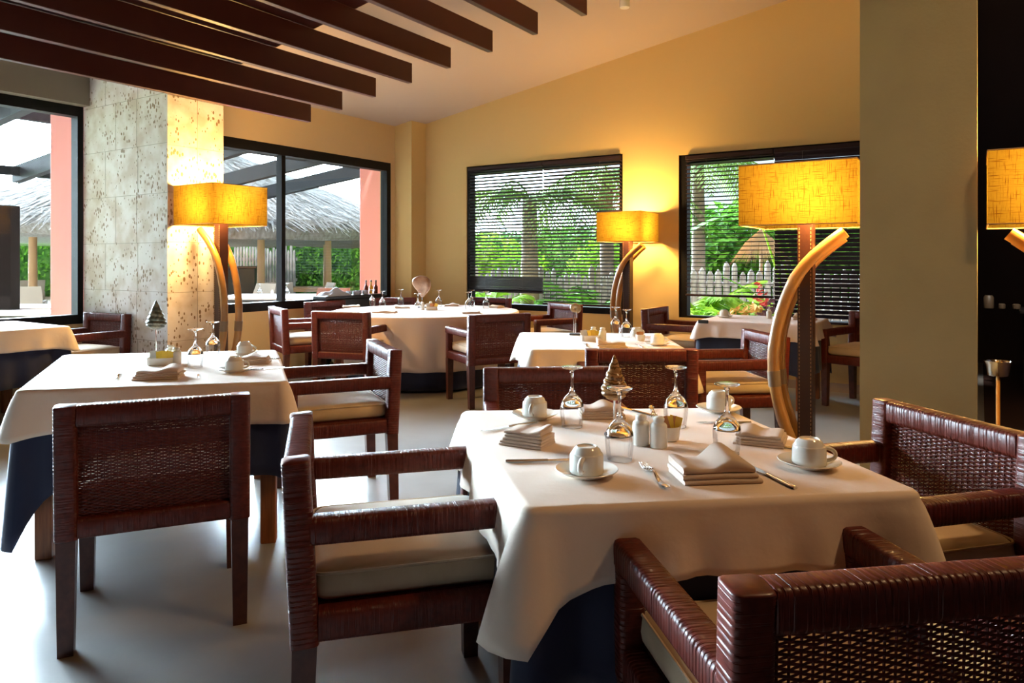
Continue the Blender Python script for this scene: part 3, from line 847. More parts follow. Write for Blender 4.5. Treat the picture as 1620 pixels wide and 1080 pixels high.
def shaker(label, x, y, z, group='white ceramic shakers'):
    if 'shaker' not in KIT:
        g = G(); g.lathe([(.0245, 0), (.0258, .003), (.0258, .06), (.0252, .067), (.021, .0725), (.0165, .0745)], 28, cap1=False)
        o = g.build('salt_shaker', M['china'], smooth=50); KIT['shaker'] = o
        G().lathe([(.0165, .0745), (.0155, .0775), (.0175, .0815), (.0178, .087), (.014, .0915), (.001, .093)], 24).build('cap', M['china'], o, smooth=50)
        o.location = (x, y, z); return tag(o, label, 'shaker', group)
    return dup(KIT['shaker'], (x, y, z), 0, label, group)


def sugar_pot(label, x, y, z, group='white sugar packet holders', s=1.0):
    if 'pot' not in KIT:
        g = G(); g.lathe([(.024, 0), (.030, .004), (.033, .02), (.034, .045), (.0325, .045), (.031, .02), (.028, .007), (.001, .006)], 28)
        o = g.build('sugar_pot', M['china'], smooth=50); KIT['pot'] = o
        o.location = (x, y, z); o.scale = (s,) * 3; return tag(o, label, 'sugar pot', group)
    return dup(KIT['pot'], (x, y, z), 0, label, group, s)


def packets(x, y, z, cols, where, rot=0.0, spread=.03, s=1.0):
    for k, c in enumerate(cols):
        g = G(); w, h, t = .020 * s, .058 * s, .003
        a = rot + RND.uniform(-.5, .5)
        g.loft([[(-w, -t * .2, 0), (w, -t * .2, 0), (w, t * .2, 0), (-w, t * .2, 0)], [(-w, -t, h * .4), (w, -t, h * .4), (w, t, h * .4), (-w, t, h * .4)], [(-w, -t * .15, h), (w, -t * .15, h), (w, t * .15, h), (-w, t * .15, h)]])
        o = g.build('sugar_packet', M['packet_' + c], smooth=0)
        f = (k + .5) / len(cols) - .5
        o.location = (x + math.cos(rot) * spread * f, y + math.sin(rot) * spread * f, z + .018)
        o.rotation_euler = (RND.uniform(-.15, .15), f * .7 + RND.uniform(-.1, .1), a)
        tag(o, c + ' sugar packet standing ' + where, 'sugar packet', c + ' sugar packets ' + where)


def spiral_shell(label, x, y, z, z0, z1, r, m, base=(.030, .022), seed=1):
    """pointed spiral sea shell on a metal rod"""
    e = thing('shell_ornament', label, 'shell ornament', (x, y, z), 0)
    G().box(-base[0], base[0], -base[1], base[1], 0, .010, .002).build('base', M['slate'], e, smooth=0)
    G().tube([(0, 0, .012), (0, 0, z0 + .02)], .0035, 8).build('rod', M['silver'], e)
    g = G(); H = z1 - z0; n = 64; rings = []; N = 20
    whorls = 6.0
    for i in range(n + 1):
        f = i / n; zz_ = z0 + H * f
        env = r * (math.sqrt(max(.02, 1 - ((.24 - f) / .25) ** 2)) if f < .24 else ((1 - f) / .76) ** .9) + .0015
        rg = []
        for k in range(N):
            a = 2 * PI * k / N
            w = (whorls * (1 - (1 - f) ** 1.25) + a / (2 * PI)) % 1.0
            bul = 1 + .17 * math.sin(PI * w) - .07
            rb = 1 + .03 * math.sin(a * 9)
            rg.append((env * bul * rb * math.cos(a), env * bul * rb * math.sin(a) * .92, zz_))
        rings.append(rg)
    g.loft(rings); sh = g.build('shell', m, e, smooth=70)
    return e


def nautilus(label, x, y, z, zc, r, m):
    e = thing('shell_ornament', label, 'shell ornament', (x, y, z), 0)
    G().box(-.04, .04, -.025, .025, 0, .014, .002).build('base', M['slate'], e, smooth=0)
    for dx in (-.007, .007): G().tube([(dx, 0, .012), (dx, 0, zc - r * .5)], .003, 8).build('rod', M['silver'], e)
    g = G(); pts = []; rad = []; n = 70
    for i in range(n + 1):
        f = i / n; a = -PI * .35 + 2 * PI * 1.9 * f; q = math.exp(-1.35 * f)
        pts.append((r * .60 * q * math.cos(a) , .004 * f, zc + r * .60 * q * math.sin(a))); rad.append(r * .42 * q * min(1, .35 + f * 9))
    g.tube(pts, rad, 14, up=(0, 1, 0)); g.build('shell', m, e, smooth=80)
    return e


Zs = ZT + .0005
gA = 'goblets on the four-goblet table'
glass('upturned goblet beside the cup at the far corner of the four-goblet table', *hp(905, 675, ZT), Zs, gA)
glass('upturned goblet standing before the amber shell and the shakers', *hp(980, 727, ZT), Zs, gA)
glass('upturned goblet behind the sugar packets on the four-goblet table', *hp(1069, 675, ZT), Zs, gA)
glass('upturned goblet between the two napkins near the table edge', *hp(1150, 717, ZT), Zs, gA)
cup_on_saucer(928, 752, 250, Zs, 'with handle towards the fork at the table front')
cup_on_saucer(846, 661, 255, Zs, 'at the far corner next to the goblet and knife')
cup_on_saucer(1280, 738, -12, Zs, 'standing alone near the arm of the shadowed chair')
cup_on_saucer(1137, 651, 25, Zs, 'at the far edge behind the crossing knife')
napkin('folded napkin between the two knives and cups, stacked high', *hp(834, 702, ZT), Zs, -28, .145, .10, 5, 3, .0085, .010)
napkin('broad folded napkin between the front fork and knife', *hp(1128, 755, ZT), Zs, 6, .205, .125, 3, 4.32, .0125, .026)
napkin('folded napkin behind the goblet at the far table edge', *hp(950, 659, ZT), Zs, 4, .16, .10, 4, 5, .009, .012)
napkin('folded napkin with a trailing end beside the goblet on the table edge', *hp(1205, 699, ZT), Zs, -25, .15, .13, 4, 7, .008, .008)


def along(px0, py0, px1, py1, z=ZT):
    a = Vector(hp(px0, py0, z)); b = Vector(hp(px1, py1, z)); d = b - a
    return ((a.x + b.x) / 2, (a.y + b.y) / 2, math.degrees(math.atan2(-d.x, d.y)))


def lay(fn, label, p, z=Zs, **k): return fn(label, p[0], p[1], z, p[2], **k)
lay(fork, 'fork lying in front of the broad folded napkin', along(1062, 780, 1012, 731))
lay(knife, 'knife beside the broad folded napkin, blade towards the goblets', along(1258, 774, 1178, 735))
lay(knife, 'knife with its blade tucked behind the front coffee cup', along(815, 731, 912, 729))
lay(knife, 'knife lying between the far corner saucer and the high napkin', along(836, 671, 774, 681))
lay(fork, 'fork sticking out from under the napkin with the trailing end', along(1262, 711, 1186, 700))
lay(knife, 'knife lying in front of the far edge coffee cup', along(1196, 669, 1094, 669), s=.9)
lay(knife, 'knife at the far edge behind the shakers', along(1022, 656, 985, 646))
lay(fork, 'fork at the far edge behind the shakers', along(1030, 645, 1036, 663))
shaker('white ceramic salt shaker beside the goblet in front of the shell', *hp(1014, 703, ZT), Zs)
shaker('white ceramic pepper shaker touching the sugar pot', *hp(1042, 707, ZT), Zs)
px_, py_ = hp(1056, 698, ZT)
sugar_pot('white sugar pot with packets behind the shakers of the four-goblet table', px_ + .008, py_ + .015, Zs)
packets(px_ + .008, py_ + .015, Zs, ['brown', 'yellow', 'brown', 'yellow'], 'in the pot behind the shakers', .3, .03)
spiral_shell('striped amber spiral shell on a rod above the four-goblet table', *hp(972, 691, ZT), Zs, .118, .262, .040, M['shell_amber'])

# green-shell table
gB = 'goblets on the green-shell table'
glass('upturned goblet nearer the yellow packets on the green-shell table', *hp(309, 581, ZT), Zs, gB)
glass('upturned goblet before the lamp post on the green-shell table', *hp(337, 563, ZT), Zs, gB)
cup_on_saucer(371, 588, 15, Zs, 'next to the stacked dark napkin on the green-shell table')
cup_on_saucer(387, 561, 0, Zs, 'at the far edge of the green-shell table')
napkin('folded napkin between the fork and teaspoon on the green-shell table', *hp(253, 598, ZT), Zs, 10, .21, .12, 4, 4, .010, .016)
napkin('folded napkin behind the cup on the green-shell table', *hp(404, 574, ZT), Zs, 10, .15, .11, 4, 6, .009, .010)
lay(fork, 'fork with tines up beside the napkin on the green-shell table', along(181, 607, 192, 586))
lay(knife, 'knife seen end-on between napkin and goblet on the green-shell table', along(313, 603, 314, 588), s=.6)
lay(knife, 'knife lying beside the saucer on the green-shell table', along(396, 586, 434, 583))
lay(knife, 'knife lying near the far corner of the green-shell table', along(431, 568, 415, 569), s=.7)
shaker('white shaker with dark shade behind the yellow packets', *hp(270, 572, ZT), Zs)
shaker('white shaker next to the yellow packets on the green-shell table', *hp(279, 576, ZT), Zs)
tr = thing('condiment_tray', 'white oblong tray for packets on the green-shell table', 'tray', (*hp(254, 577, ZT), Zs), math.radians(12), 'white condiment trays')
def tray_mesh(e):
    g = G(); rr_ = lambda w, d, z: [(x, y, z) for x, y in rrect(w, d, min(w, d) * .3)]
    g.loft([rr_(.12, .075, 0), rr_(.128, .083, .004), rr_(.132, .087, .04), rr_(.126, .081, .04), rr_(.12, .075, .007)]); g.build('tray_body', M['china'], e, smooth=50)
tray_mesh(tr)
tx, ty = hp(254, 577, ZT)
packets(tx - .03, ty, Zs, ['white', 'white'], 'in the tray on the green-shell table', .2, .03)
packets(tx + .025, ty - .01, Zs, ['yellow', 'yellow', 'yellow', 'yellow'], 'in the tray on the green-shell table', .2, .05)
spiral_shell('dark green spiral shell on a rod before the stone pillar', *hp(247, 566, ZT), Zs, .165, .335, .052, M['shell_green'])

# round-shell table
gC = 'goblets on the round-shell table'
glass('upturned goblet in front of the far lamp post', *hp(974, 527, ZT), Zs, gC)
glass('upturned goblet beside the tilted cup on the round-shell table', *hp(991, 533, ZT), Zs, gC)
cup_on_saucer(1040, 546, 0, Zs, 'at the edge of the round-shell table')
x, y = hp(1003, 533, ZT)
cup('upturned white coffee cup behind the goblet on the round-shell table', x + .03, y + .05, Zs, math.radians(30), 'upturned coffee cups')
x, y = hp(1013, 539, ZT)
sugar_pot('white sugar pot beside the saucer on the round-shell table', x, y, Zs)
packets(x, y, Zs, ['brown', 'brown'], 'in the pot beside the saucer', .2, .02, .8)
napkin('folded napkin in front of the tray on the round-shell table', *hp(967, 549, ZT), Zs, 0, .19, .11, 3, 8, .011, .02)
lay(fork, 'fork lying beside the napkin on the round-shell table', along(931, 551, 925, 543))
lay(knife, 'knife lying before the saucer on the round-shell table', along(1019, 551, 1004, 544))
x, y = hp(933, 539, ZT)
tr = thing('condiment_tray', 'white oblong tray for packets on the round-shell table', 'tray', (x, y, Zs), 0, 'white condiment trays'); tray_mesh(tr)
packets(x - .03, y, Zs, ['white', 'white'], 'in the tray on the round-shell table', 0, .03)
packets(x + .02, y - .01, Zs, ['yellow', 'yellow', 'yellow'], 'in the tray on the round-shell table', 0, .04)
shaker('white shaker behind the tray on the round-shell table', x + .035, y + .075, Zs)
shaker('white shaker at the end of the tray on the round-shell table', x + .094, y + .02, Zs)
nautilus('round coiled grey shell on two rods before the garden window', *hp(909, 530, ZT), Zs, .20, .055, M['shell_grey'])

# round table: goblets, napkins, tray, shell
gD = 'goblets on the round banquet table'
def rt(px, py):
    yy = 9.1 - (py - 479) * (9.1 - 7.45) / (500 - 479)
    return ((px - CX) * yy / F, yy)
for (px, py, lb) in ((589, 480, 'before the white chair edge at the window side'), (605, 485, 'in front of the bottles'), (634, 479, 'in front of the corner pilaster'), (661, 493, 'beside the white shakers'),
                     (694, 481, 'next to the pale shell'), (741, 488, 'at the near side of the pair'), (746, 481, 'at the far side of the pair'), (769, 486, 'alone before the bunched blind')):
    glass('upturned goblet on the round table ' + lb, *rt(px, py), Zs, gD)
for (px, py, rz, lb, w_) in ((556, 483, 20, 'by the window-side chair', .2), (608, 495, -5, 'before the chair with its back to the viewer', .26), (745, 496, 10, 'next to the round-shell table chair', .2), (785, 484, 60, 'near the blind-side goblet', .16), (636, 485, 10, 'behind the shakers', .18), (715, 480, 0, 'before the corner pilaster chair', .18)):
    napkin('folded napkin on the round table ' + lb, *rt(px, py), Zs, rz, w_, .13, 2, int(px), .010, .012)
x, y = rt(683, 489)
tr = thing('condiment_tray', 'white oblong tray on the round table', 'tray', (x, y, Zs), 0, 'white condiment trays'); tray_mesh(tr)
packets(x + .025, y, Zs, ['brown', 'brown', 'yellow'], 'in the tray on the round table', 0, .05)
packets(x - .03, y, Zs, ['white', 'white'], 'in the tray on the round table', 0, .03)
shaker('white shaker behind the tray on the round table', x - .02, y + .085, Zs)
shaker('white shaker at the end of the tray on the round table', x - .105, y - .01, Zs)
def conch(label, x, y, z, z0, z1, r, m):
    e = thing('shell_ornament', label, 'shell ornament', (x, y, z), 0)
    G().box(-.05, .05, -.035, .035, 0, .014, .002).build('base', M['slate'], e, smooth=0)
    G().tube([(0, 0, .012), (0, 0, z0 + .03)], .004, 8).build('rod', M['silver'], e)
    g = G(); rings = []; N = 24; n = 26
    for i in range(n + 1):
        f = i / n; w_ = r * (math.sin(PI * min(1, .06 + f * .62)) ** 1.2 if f < .8 else math.sqrt(max(0.0004, 1 - ((f - .72) / .285) ** 2)))
        lip = .35 * math.exp(-((f - .55) / .3) ** 2)
        rings.append([(w_ * math.cos(a) * (1 + lip * max(0, math.cos(a + 2.4)) ** 6 - .25 * max(0, math.cos(a + 1.7)) ** 8) + .012 * math.sin(f * 5), w_ * .8 * math.sin(a) * (1 - .45 * max(0, math.cos(a + 1.6)) ** 6), z0 + (z1 - z0) * f) for a in [2 * PI * k / N for k in range(N)]])
    g.loft(rings); g.build('shell', m, e, smooth=80); return e
conch('pale brown conch shell on a rod above the round table', *rt(668, 484), Zs, .125, .385, .105, M['shell_pink'])

# window table
x, y = hp(1134, 503, ZT)
x, y = 2.18, 7.28
cup_on_saucer(0, 0, 20, Zs, 'on the window table beside the blind', pt=(2.10, 7.20))
shaker('white shaker on the window table next to the cane lamp', 2.56, 7.02, Zs)
shaker('white shaker in the middle of the window table', 2.50, 7.07, Zs)
sugar_pot('white sugar pot on the window table behind the bamboo', 2.63, 6.94, Zs)
napkin('peaked white napkin on the window table behind the lamp post', 2.79, 6.92, Zs, -30, .20, .14, 2, 12, .012, .05)
# grass-strip window table
napkin('folded taupe napkin on the table by the grass-strip window', -4.30, 5.78, .8005, -40, .20, .13, 2, 15, .010, .01)
lay(knife, 'knife lying on the napkin by the grass-strip window', (-4.28, 5.70, 40), z=.826)


# ------------------------------------------------------------------ bar side: stand, counter, jar
x, y = hp(1577, 570, .72); y = 4.5; x = (1579 - CX) * y / F
e = thing('bucket_stand', 'silver bucket stand gleaming before the dark bar', 'stand', (x, y, 0))
G().lathe([(.11, 0), (.115, .006), (.10, .014), (.02, .03), (.012, .05)], 28).build('base', M['silver'], e)
G().lathe([(.012, .04), (.011, .64)], 16).build('pole', M['bamboo'], e)
G().lathe([(.03, .62), (.055, .63), (.065, .70), (.075, .715), (.076, .72), (.07, .718), (.06, .70), (.05, .64), (.001, .635)], 28).build('bowl', M['silver'], e)
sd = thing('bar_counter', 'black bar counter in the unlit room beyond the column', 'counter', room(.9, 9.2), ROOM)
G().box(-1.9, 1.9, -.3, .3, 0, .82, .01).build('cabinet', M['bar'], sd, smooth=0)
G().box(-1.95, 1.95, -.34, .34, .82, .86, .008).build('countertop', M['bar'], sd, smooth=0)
for px, w_, hh, nm, lb, mt in ((1564, .045, .13, 'ceramic_jar', 'beige ceramic jar on the dark bar counter', 'candle'), (1585, .03, .05, 'ashtray', 'low brown dish on the dark bar counter', 'candle'), (1608, .035, .05, 'ashtray', 'low brown dish further along the dark bar counter', 'candle')):
    for k in range(200):
        yy = 4 + k * .03; xx = (px - CX) * yy / F; q = Vector((xx, yy, 0)) - O
        if q.dot(U) > .72: break
    o = G().lathe([(w_ * .9, 0), (w_, .01), (w_, hh * .85), (w_ * .7, hh), (w_ * .5, hh)], 18).build(nm, M[mt], loc=(xx, yy, .86)); tag(o, lb, 'jar' if 'jar' in nm else 'dish')

# dark service console by the sliding window
cs = thing('service_console', 'dark service console under the sliding window corner', 'console', room(-1.30, .125), ROOM)
G().box(-.115, .115, -.52, .52, .86, .90, .006).build('console_top', M['bar'], cs, smooth=0)
G().box(-.105, .105, -.50, .50, .10, .86, .006).build('cabinet', M['bar'], cs, smooth=0)
for sx in (-1, 1):
    for sy in (-1, 1): G().box(sx * .08 - .02, sx * .08 + .02, sy * .46 - .02, sy * .46 + .02, 0, .10).build('leg', M['bar'], cs, smooth=0)
def on_console(uu_, tt_): p = room(-1.30 + uu_, .125 + tt_, .9005); return tuple(p)
g = G(); rr = random.Random(4); n = 22; m_ = 14; vs = []; fs = []
for i in range(n):
    for j in range(m_):
        a, b = i / (n - 1), j / (m_ - 1); ed = min(a, 1 - a, b, 1 - b)
        vs.append(((b - .5) * .20, (a - .5) * .40, .004 + min(1, ed * 5) * (.055 + .028 * math.sin(a * 9 + b * 5) + .022 * math.sin(a * 4 - b * 11)) if 0 < ed else .0))
for i in range(n - 1):
    for j in range(m_ - 1): fs.append((i * m_ + j, i * m_ + j + 1, (i + 1) * m_ + j + 1, (i + 1) * m_ + j))
g.add(vs, fs); tag(g.build('crumpled_linen', M['greycloth'], loc=on_console(-.28, .0), rz=ROOM, smooth=180), 'crumpled grey linen heap on the dark service console', 'linen')
for k in range(4):
    g = G(); g.lathe([(.030, 0), (.036, .004), (.040, .05), (.037, .05), (.030, .006), (.001, .005)], 18)
    tag(g.build('ramekin', M['greycloth'], loc=on_console(-.02 + .085 * k, .03 * (k % 2)), smooth=50), 'small grey bowl in the row beside the crumpled linen', 'bowl', 'grey bowls on the service console')
for k, (mm, nm) in enumerate((('vinegar', 'dark vinegar'), ('oil', 'amber oil'), ('vinegar', 'reddish vinegar'))):
    e = thing('glass_bottle', nm + ' bottle on the service console', 'bottle', on_console(.33 + .06 * k, -.04 + .03 * k), 0, 'bottles on the service console')
    G().lathe([(.024, 0), (.027, .003), (.027, .09), (.012, .115), (.010, .15), (.012, .155)], 16).build('bottle_body', M[mm], e)
    G().lathe([(.012, .155), (.012, .175), (.005, .18)], 12).build('stopper', M['black'], e)

# ------------------------------------------------------------------ outside: terrace
tag(G().box(-16, -.72, -18, 6, -.14, -.02).build('terrace', M['terrace'], loc=O, rz=ROOM, smooth=0), 'pale paved terrace floor outside the window wall', 'terrace', None, 'structure')
tag(G().box(-60, 60, 3.6, 70, -.3, -.05).build('garden_ground', M['soil'], loc=O, rz=ROOM, smooth=0), 'brown garden soil outside the end wall', 'ground', None, 'structure')
tag(G().box(-70, -16, -60, 3.6, -.3, -.05).build('lawn', M['grass'], loc=O, rz=ROOM, smooth=0), 'green lawn beyond the paved terrace', 'ground', None, 'structure')
tag(G().box(-16, 13, .2, 3.6, -.3, -.04).build('garden_bed', M['soil'], loc=O, rz=ROOM, smooth=0), 'planting bed right outside the end wall', 'ground', None, 'structure')
gs = G().box(-4.2, -2.6, -10, -4, -.02, .0)
tag(gs.build('grass_strip', M['grass'], loc=O, rz=ROOM, smooth=0), 'bright green grass strip seen under the terrace table', 'grass', None, 'stuff')


def at(px, Y, z=0.0): return Vector(((px - CX) * Y / F, Y, z))
# pink columns
def pink_col(label, pxa, pxb, Y, rz=0):
    a, b = at(pxa, Y), at(pxb, Y); w_ = (b - a).length
    o = G().box(-w_ / 2, w_ / 2, 0, w_, -.02, 3.12, .01).build('terrace_column', M['pink'], loc=(a + b) / 2, smooth=0)
    return tag(o, label, 'column', 'pink terrace columns', 'thing')
pink_col('pink rendered terrace column at the corner end of the sliding window', 569, 606, 11.1)
pink_col('pink rendered terrace column just outside the grass-strip window', 79, 128, 7.9)
o = G().box(-.14, .14, -.14, .14, -.02, 2.02, .01).build('terrace_post', M['frame'], loc=at(4, 9.02), rz=ROOM, smooth=0); tag(o, 'blackened terrace post at the grass-strip window', 'post')
# rafters and purlins of the pergola roof
k = 0
for u in (-9.3, -7.6, -5.9, -4.4, -2.9, -1.45, -.05, 1.3):
    g = G(); vs = []
    for t, z in ((-.76, 2.96), (-5.2, 2.50)):
        for du in (-.055, .055):
            for dz in (0, .24): vs.append((t, u + du, z + dz))
    g.add(vs, [(0, 1, 3, 2), (4, 6, 7, 5), (0, 4, 5, 1), (2, 3, 7, 6), (0, 2, 6, 4), (1, 5, 7, 3)])
    tag(g.build('terrace_rafter', M['rafter'], loc=O, rz=ROOM, smooth=0), 'dark sloping rafter of the terrace roof, %s from the garden end' % ['eighth', 'seventh', 'sixth', 'fifth', 'fourth', 'third', 'second', 'first'][k], 'rafter', 'terrace roof rafters'); k += 1
for t, z, nm in ((-2.1, 2.95, 'inner'), (-5.0, 2.62, 'outer')):
    tag(G().box(t - .05, t + .05, -12, 1.6, z - .03, z + .1).build('terrace_purlin', M['rafter'], loc=O, rz=ROOM, smooth=0), 'dark %s purlin crossing the terrace rafters' % nm, 'purlin', 'terrace roof purlins')
g = G(); vs = [(t, u, z + dz) for dz in (0, .03) for u in (-12, 1.6) for t, z in ((-1.5, 3.19), (-.76, 3.27))]
g.add(vs, [(0, 2, 3, 1), (4, 5, 7, 6), (0, 1, 5, 4), (2, 6, 7, 3), (0, 4, 6, 2), (1, 3, 7, 5)])
tag(g.build('roof_boards', M['board'], loc=O, rz=ROOM, smooth=0), 'white boarded soffit over the terrace next to the windows', 'roof', None, 'structure')
g = G(); vs = [(t, u, z + dz) for dz in (0, .01) for u in (-12, 1.6) for t, z in ((-5.3, 2.76), (-1.5, 3.19))]
g.add(vs, [(0, 2, 3, 1), (4, 5, 7, 6), (0, 1, 5, 4), (2, 6, 7, 3), (0, 4, 6, 2), (1, 3, 7, 5)])
tag(g.build('roof_glass', M['pane'], loc=O, rz=ROOM, smooth=0), 'clear glass panes on the outer part of the terrace roof', 'roof', None, 'structure')

# thatched hut
HUT = at(300, 20)
e = thing('thatched_hut', 'round thatched hut with timber posts seen through the sliding window', 'hut', HUT)
g = G(); n = 96; rings = []
rr = random.Random(11)
for k, (r, z) in enumerate(((6.4, 1.84), (6.5, 2.04), (6.3, 2.2), (5.2, 2.66), (3.9, 3.18), (2.6, 3.7), (1.3, 4.22), (.15, 4.7))):
    rings.append([((r + rr.uniform(-.07, .07) * (2 if k < 2 else 1)) * math.cos(2 * PI * i / n), (r + rr.uniform(-.06, .06)) * math.sin(2 * PI * i / n), z + rr.uniform(-.04, .04) * (2 if k == 0 else 1)) for i in range(n)])
g.loft(rings, True, True); th = g.build('thatch', M['thatch'], e, smooth=0)
g = G(); rr = random.Random(12)
for k in range(9000):
    a = rr.uniform(PI * .85, PI * 2.15); f = rr.random() ** .7; r = .4 + 6.1 * f; z = 4.66 - 2.55 * (r - .2) / 6.3
    ln = rr.uniform(.25, .6); w_ = rr.uniform(.012, .03); da = rr.uniform(-.03, .03)
    c, s = math.cos(a), math.sin(a); c2, s2 = math.cos(a + da), math.sin(a + da)
    p = Vector((r * c, r * s, z + rr.uniform(.0, .07))); q = Vector(((r + ln) * c2, (r + ln) * s2, z - ln * .41 + rr.uniform(.0, .10) - (.08 if r + ln > 6.4 else 0)))
    t_ = Vector((-s, c, 0)) * w_
    g.add([p - t_, p + t_, q + t_ * .4, q - t_ * .4], [(0, 1, 2, 3)])
tag(g.build('loose_straw', M['thatch'], th, smooth=0, recalc=False), None, None, None, 'stuff')
for a in (0, 180, 60, 120):
    r = 5.2; G().lathe([(.10, -.05), (.09, 2.1)], 12, (r * math.cos(math.radians(a)), r * math.sin(math.radians(a)), 0)).build('post', M['post'], e)
for px, Y in ((413, 15.6), (519, 17.3), (52, 15.2)):
    p = at(px, Y) - HUT; G().lathe([(.09, -.05), (.075, 2.2)], 12, (p.x, p.y, 0)).build('post', M['post'], e)
hb = thing('hut_bar', 'dark timber bar under the thatched roof', 'bar', at(372, 18), .1)
G().box(-1.0, .55, -.3, .3, -.04, 1.15, .01).build('counter', M['darkwood'], hb, smooth=0)
G().box(-1.05, .6, -.36, .36, 1.15, 1.2, .01).build('counter_top', M['wood'], hb, smooth=0)


# foliage helpers -------------------------------------------------
def leaves(g, c, rad, n, size, seed, shape='ball', up=.4, asp=.45):
    rr = random.Random(seed)
    for _ in range(n):
        if shape == 'ball':
            d = Vector((rr.gauss(0, 1), rr.gauss(0, 1), rr.gauss(0, 1))).normalized(); q = rr.random() ** .4
            p = Vector((c[0] + d.x * rad[0] * q, c[1] + d.y * rad[1] * q, c[2] + d.z * rad[2] * q)); nn = (d + Vector((rr.gauss(0, .6), rr.gauss(0, .6), rr.gauss(0, .6) + up))).normalized()
        else:
            p = Vector((c[0] + rr.uniform(-1, 1) * rad[0], c[1] + rr.uniform(-1, 1) * rad[1], c[2] + rr.uniform(-1, 1) * rad[2])); nn = Vector((rr.gauss(0, .7), rr.gauss(0, .7) - .6, rr.gauss(0, .5) + up)).normalized()
        a = nn.cross(Vector((rr.gauss(0, 1), rr.gauss(0, 1), rr.gauss(0, 1)))).normalized(); b = nn.cross(a)
        s = size * rr.uniform(.6, 1.3)
        g.add([p - a * s, p - b * s * asp + nn * s * .12, p + a * s, p + b * s * asp + nn * s * .12], [(0, 1, 2, 3)])


def frond(g, base, az, length, rise, droop, lw=.03, ll=.35, n=16, roll=0.0, seed=1):
    """a palm frond: curved rib with leaflets on both sides"""
    rr = random.Random(seed); pts = []
    h = Vector((math.cos(az), math.sin(az), 0)); side = Vector((-math.sin(az), math.cos(az), 0))
    for i in range(n + 1):
        f = i / n
        pts.append(Vector(base) + h * length * (f - .12 * f * f) + Vector((0, 0, rise * f - droop * f * f)))
    g.tube([tuple(p) for p in pts], [.018 * (1 - .85 * i / n) + .003 for i in range(n + 1)], 5)
    for i in range(2, n + 1):
        f = i / n; L = ll * math.sin(PI * min(1, .15 + f * .82)) ** .7
        for s in (-1, 1):
            for sub in (0, .5):
                p = pts[i - 1].lerp(pts[i], sub); d = (pts[i] - pts[i - 1]).normalized()
                tip = p + (side * s * .8 + d * .65).normalized() * L + Vector((0, 0, -L * rr.uniform(.25, .6)))
                mid = p.lerp(tip, .45) + Vector((0, 0, L * .10))
                w_ = d * lw * .5
                g.add([p - w_, p + w_, mid + w_ * 1.1, tip, mid - w_ * 1.1], [(0, 1, 2, 4), (4, 2, 3)])


def palm(label, base, h, nf, length, seed, rise=.6, droop=1.3, ll=.4, trunk=.13, m='frond', group=None, lw=.035, lean=(0, 0)):
    rr = random.Random(seed); e = thing('palm_tree', label, 'palm tree', base, 0, group)
    top = (lean[0], lean[1], h)
    if h > .3:
        n = 10
        G().tube([(lean[0] * (i / n) ** 2, lean[1] * (i / n) ** 2, h * i / n - .06 * (i == 0)) for i in range(n + 1)], [trunk * (1.25 - .4 * i / n) * (1.04 if i % 2 else .97) for i in range(n + 1)], 12).build('trunk', M['trunk'], e)
    for k in range(nf):
        az = 2 * PI * k / nf + rr.uniform(-.25, .25); g = G()
        frond(g, top, az, length * rr.uniform(.8, 1.1), rise * rr.uniform(.5, 1.5), droop * rr.uniform(.6, 1.3), lw, ll, 16, seed=seed * 31 + k)
        g.build('frond', M[m], e, smooth=0, recalc=False)
    return e


def bush(name, label, cat, base, rad, n, size, m, seed, shape='ball', group=None, asp=.45, stem=True):
    e = thing(name, label, cat, base, 0, group)
    g = G(); leaves(g, (0, 0, rad[2] * .95), rad, n, size, seed, shape, asp=asp); g.build('foliage', M[m], e, smooth=0, recalc=False)
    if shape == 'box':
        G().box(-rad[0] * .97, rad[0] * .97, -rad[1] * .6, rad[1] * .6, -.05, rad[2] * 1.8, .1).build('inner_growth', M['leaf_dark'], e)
    if stem:
        g = G(); rr = random.Random(seed)
        for k in range(5): g.tube([(rr.uniform(-.1, .1), rr.uniform(-.1, .1), -.06), (rr.uniform(-.4, .4) * rad[0], rr.uniform(-.4, .4) * rad[1], rad[2] * 1.1)], [.03, .012], 5)
        g.build('stems', M['trunk'], e)
    return e


# terrace hedge, fence and dining furniture seen through the window wall
bush('hedge', 'tall bright green hedge behind the thatched hut', 'hedge', at(545, 29.0), (3.7, .9, 1.25), 9000, .10, 'leaf', 21, 'box', 'garden hedges')
bush('hedge', 'green hedge beyond the hut seen past the pink column', 'hedge', at(40, 28.6), (3.4, .9, 1.25), 6000, .11, 'leaf', 22, 'box', 'garden hedges')
bush('hedge', 'green hedge behind the picket screen of the hut', 'hedge', at(385, 30.5), (2.6, .9, 1.35), 4000, .11, 'leaf', 23, 'box', 'garden hedges')


def picket_fence(label, a, b, h, w=.10, seed=1, top='round'):
    rr = random.Random(seed); d = (b - a); L = d.length; az = math.atan2(d.y, d.x)
    e = thing('picket_fence', label, 'fence', a, az); n = int(L / (w * 1.06)); g = G()
    for k in range(n):
        x0 = k * L / n; ww = w * rr.uniform(.8, 1.05); hh = h * rr.uniform(.88, 1.08); y0 = rr.uniform(-.02, .02)
        g.lathe([(ww * .5, -.08), (ww * .48, hh * .96), (ww * .3, hh), (.01, hh + .04)], 7, (x0, y0, 0))
    g.build('pickets', M['fence'], e, smooth=60)
    G().box(0, L, .05, .09, h * .3, h * .36).build('rail', M['fence'], e, smooth=0); G().box(0, L, .05, .09, h * .72, h * .78).build('rail', M['fence'], e, smooth=0)
    return e


picket_fence('leaning grey picket screen behind the hut posts', at(372, 27.2), at(470, 27.6), 1.86, .10, 3)


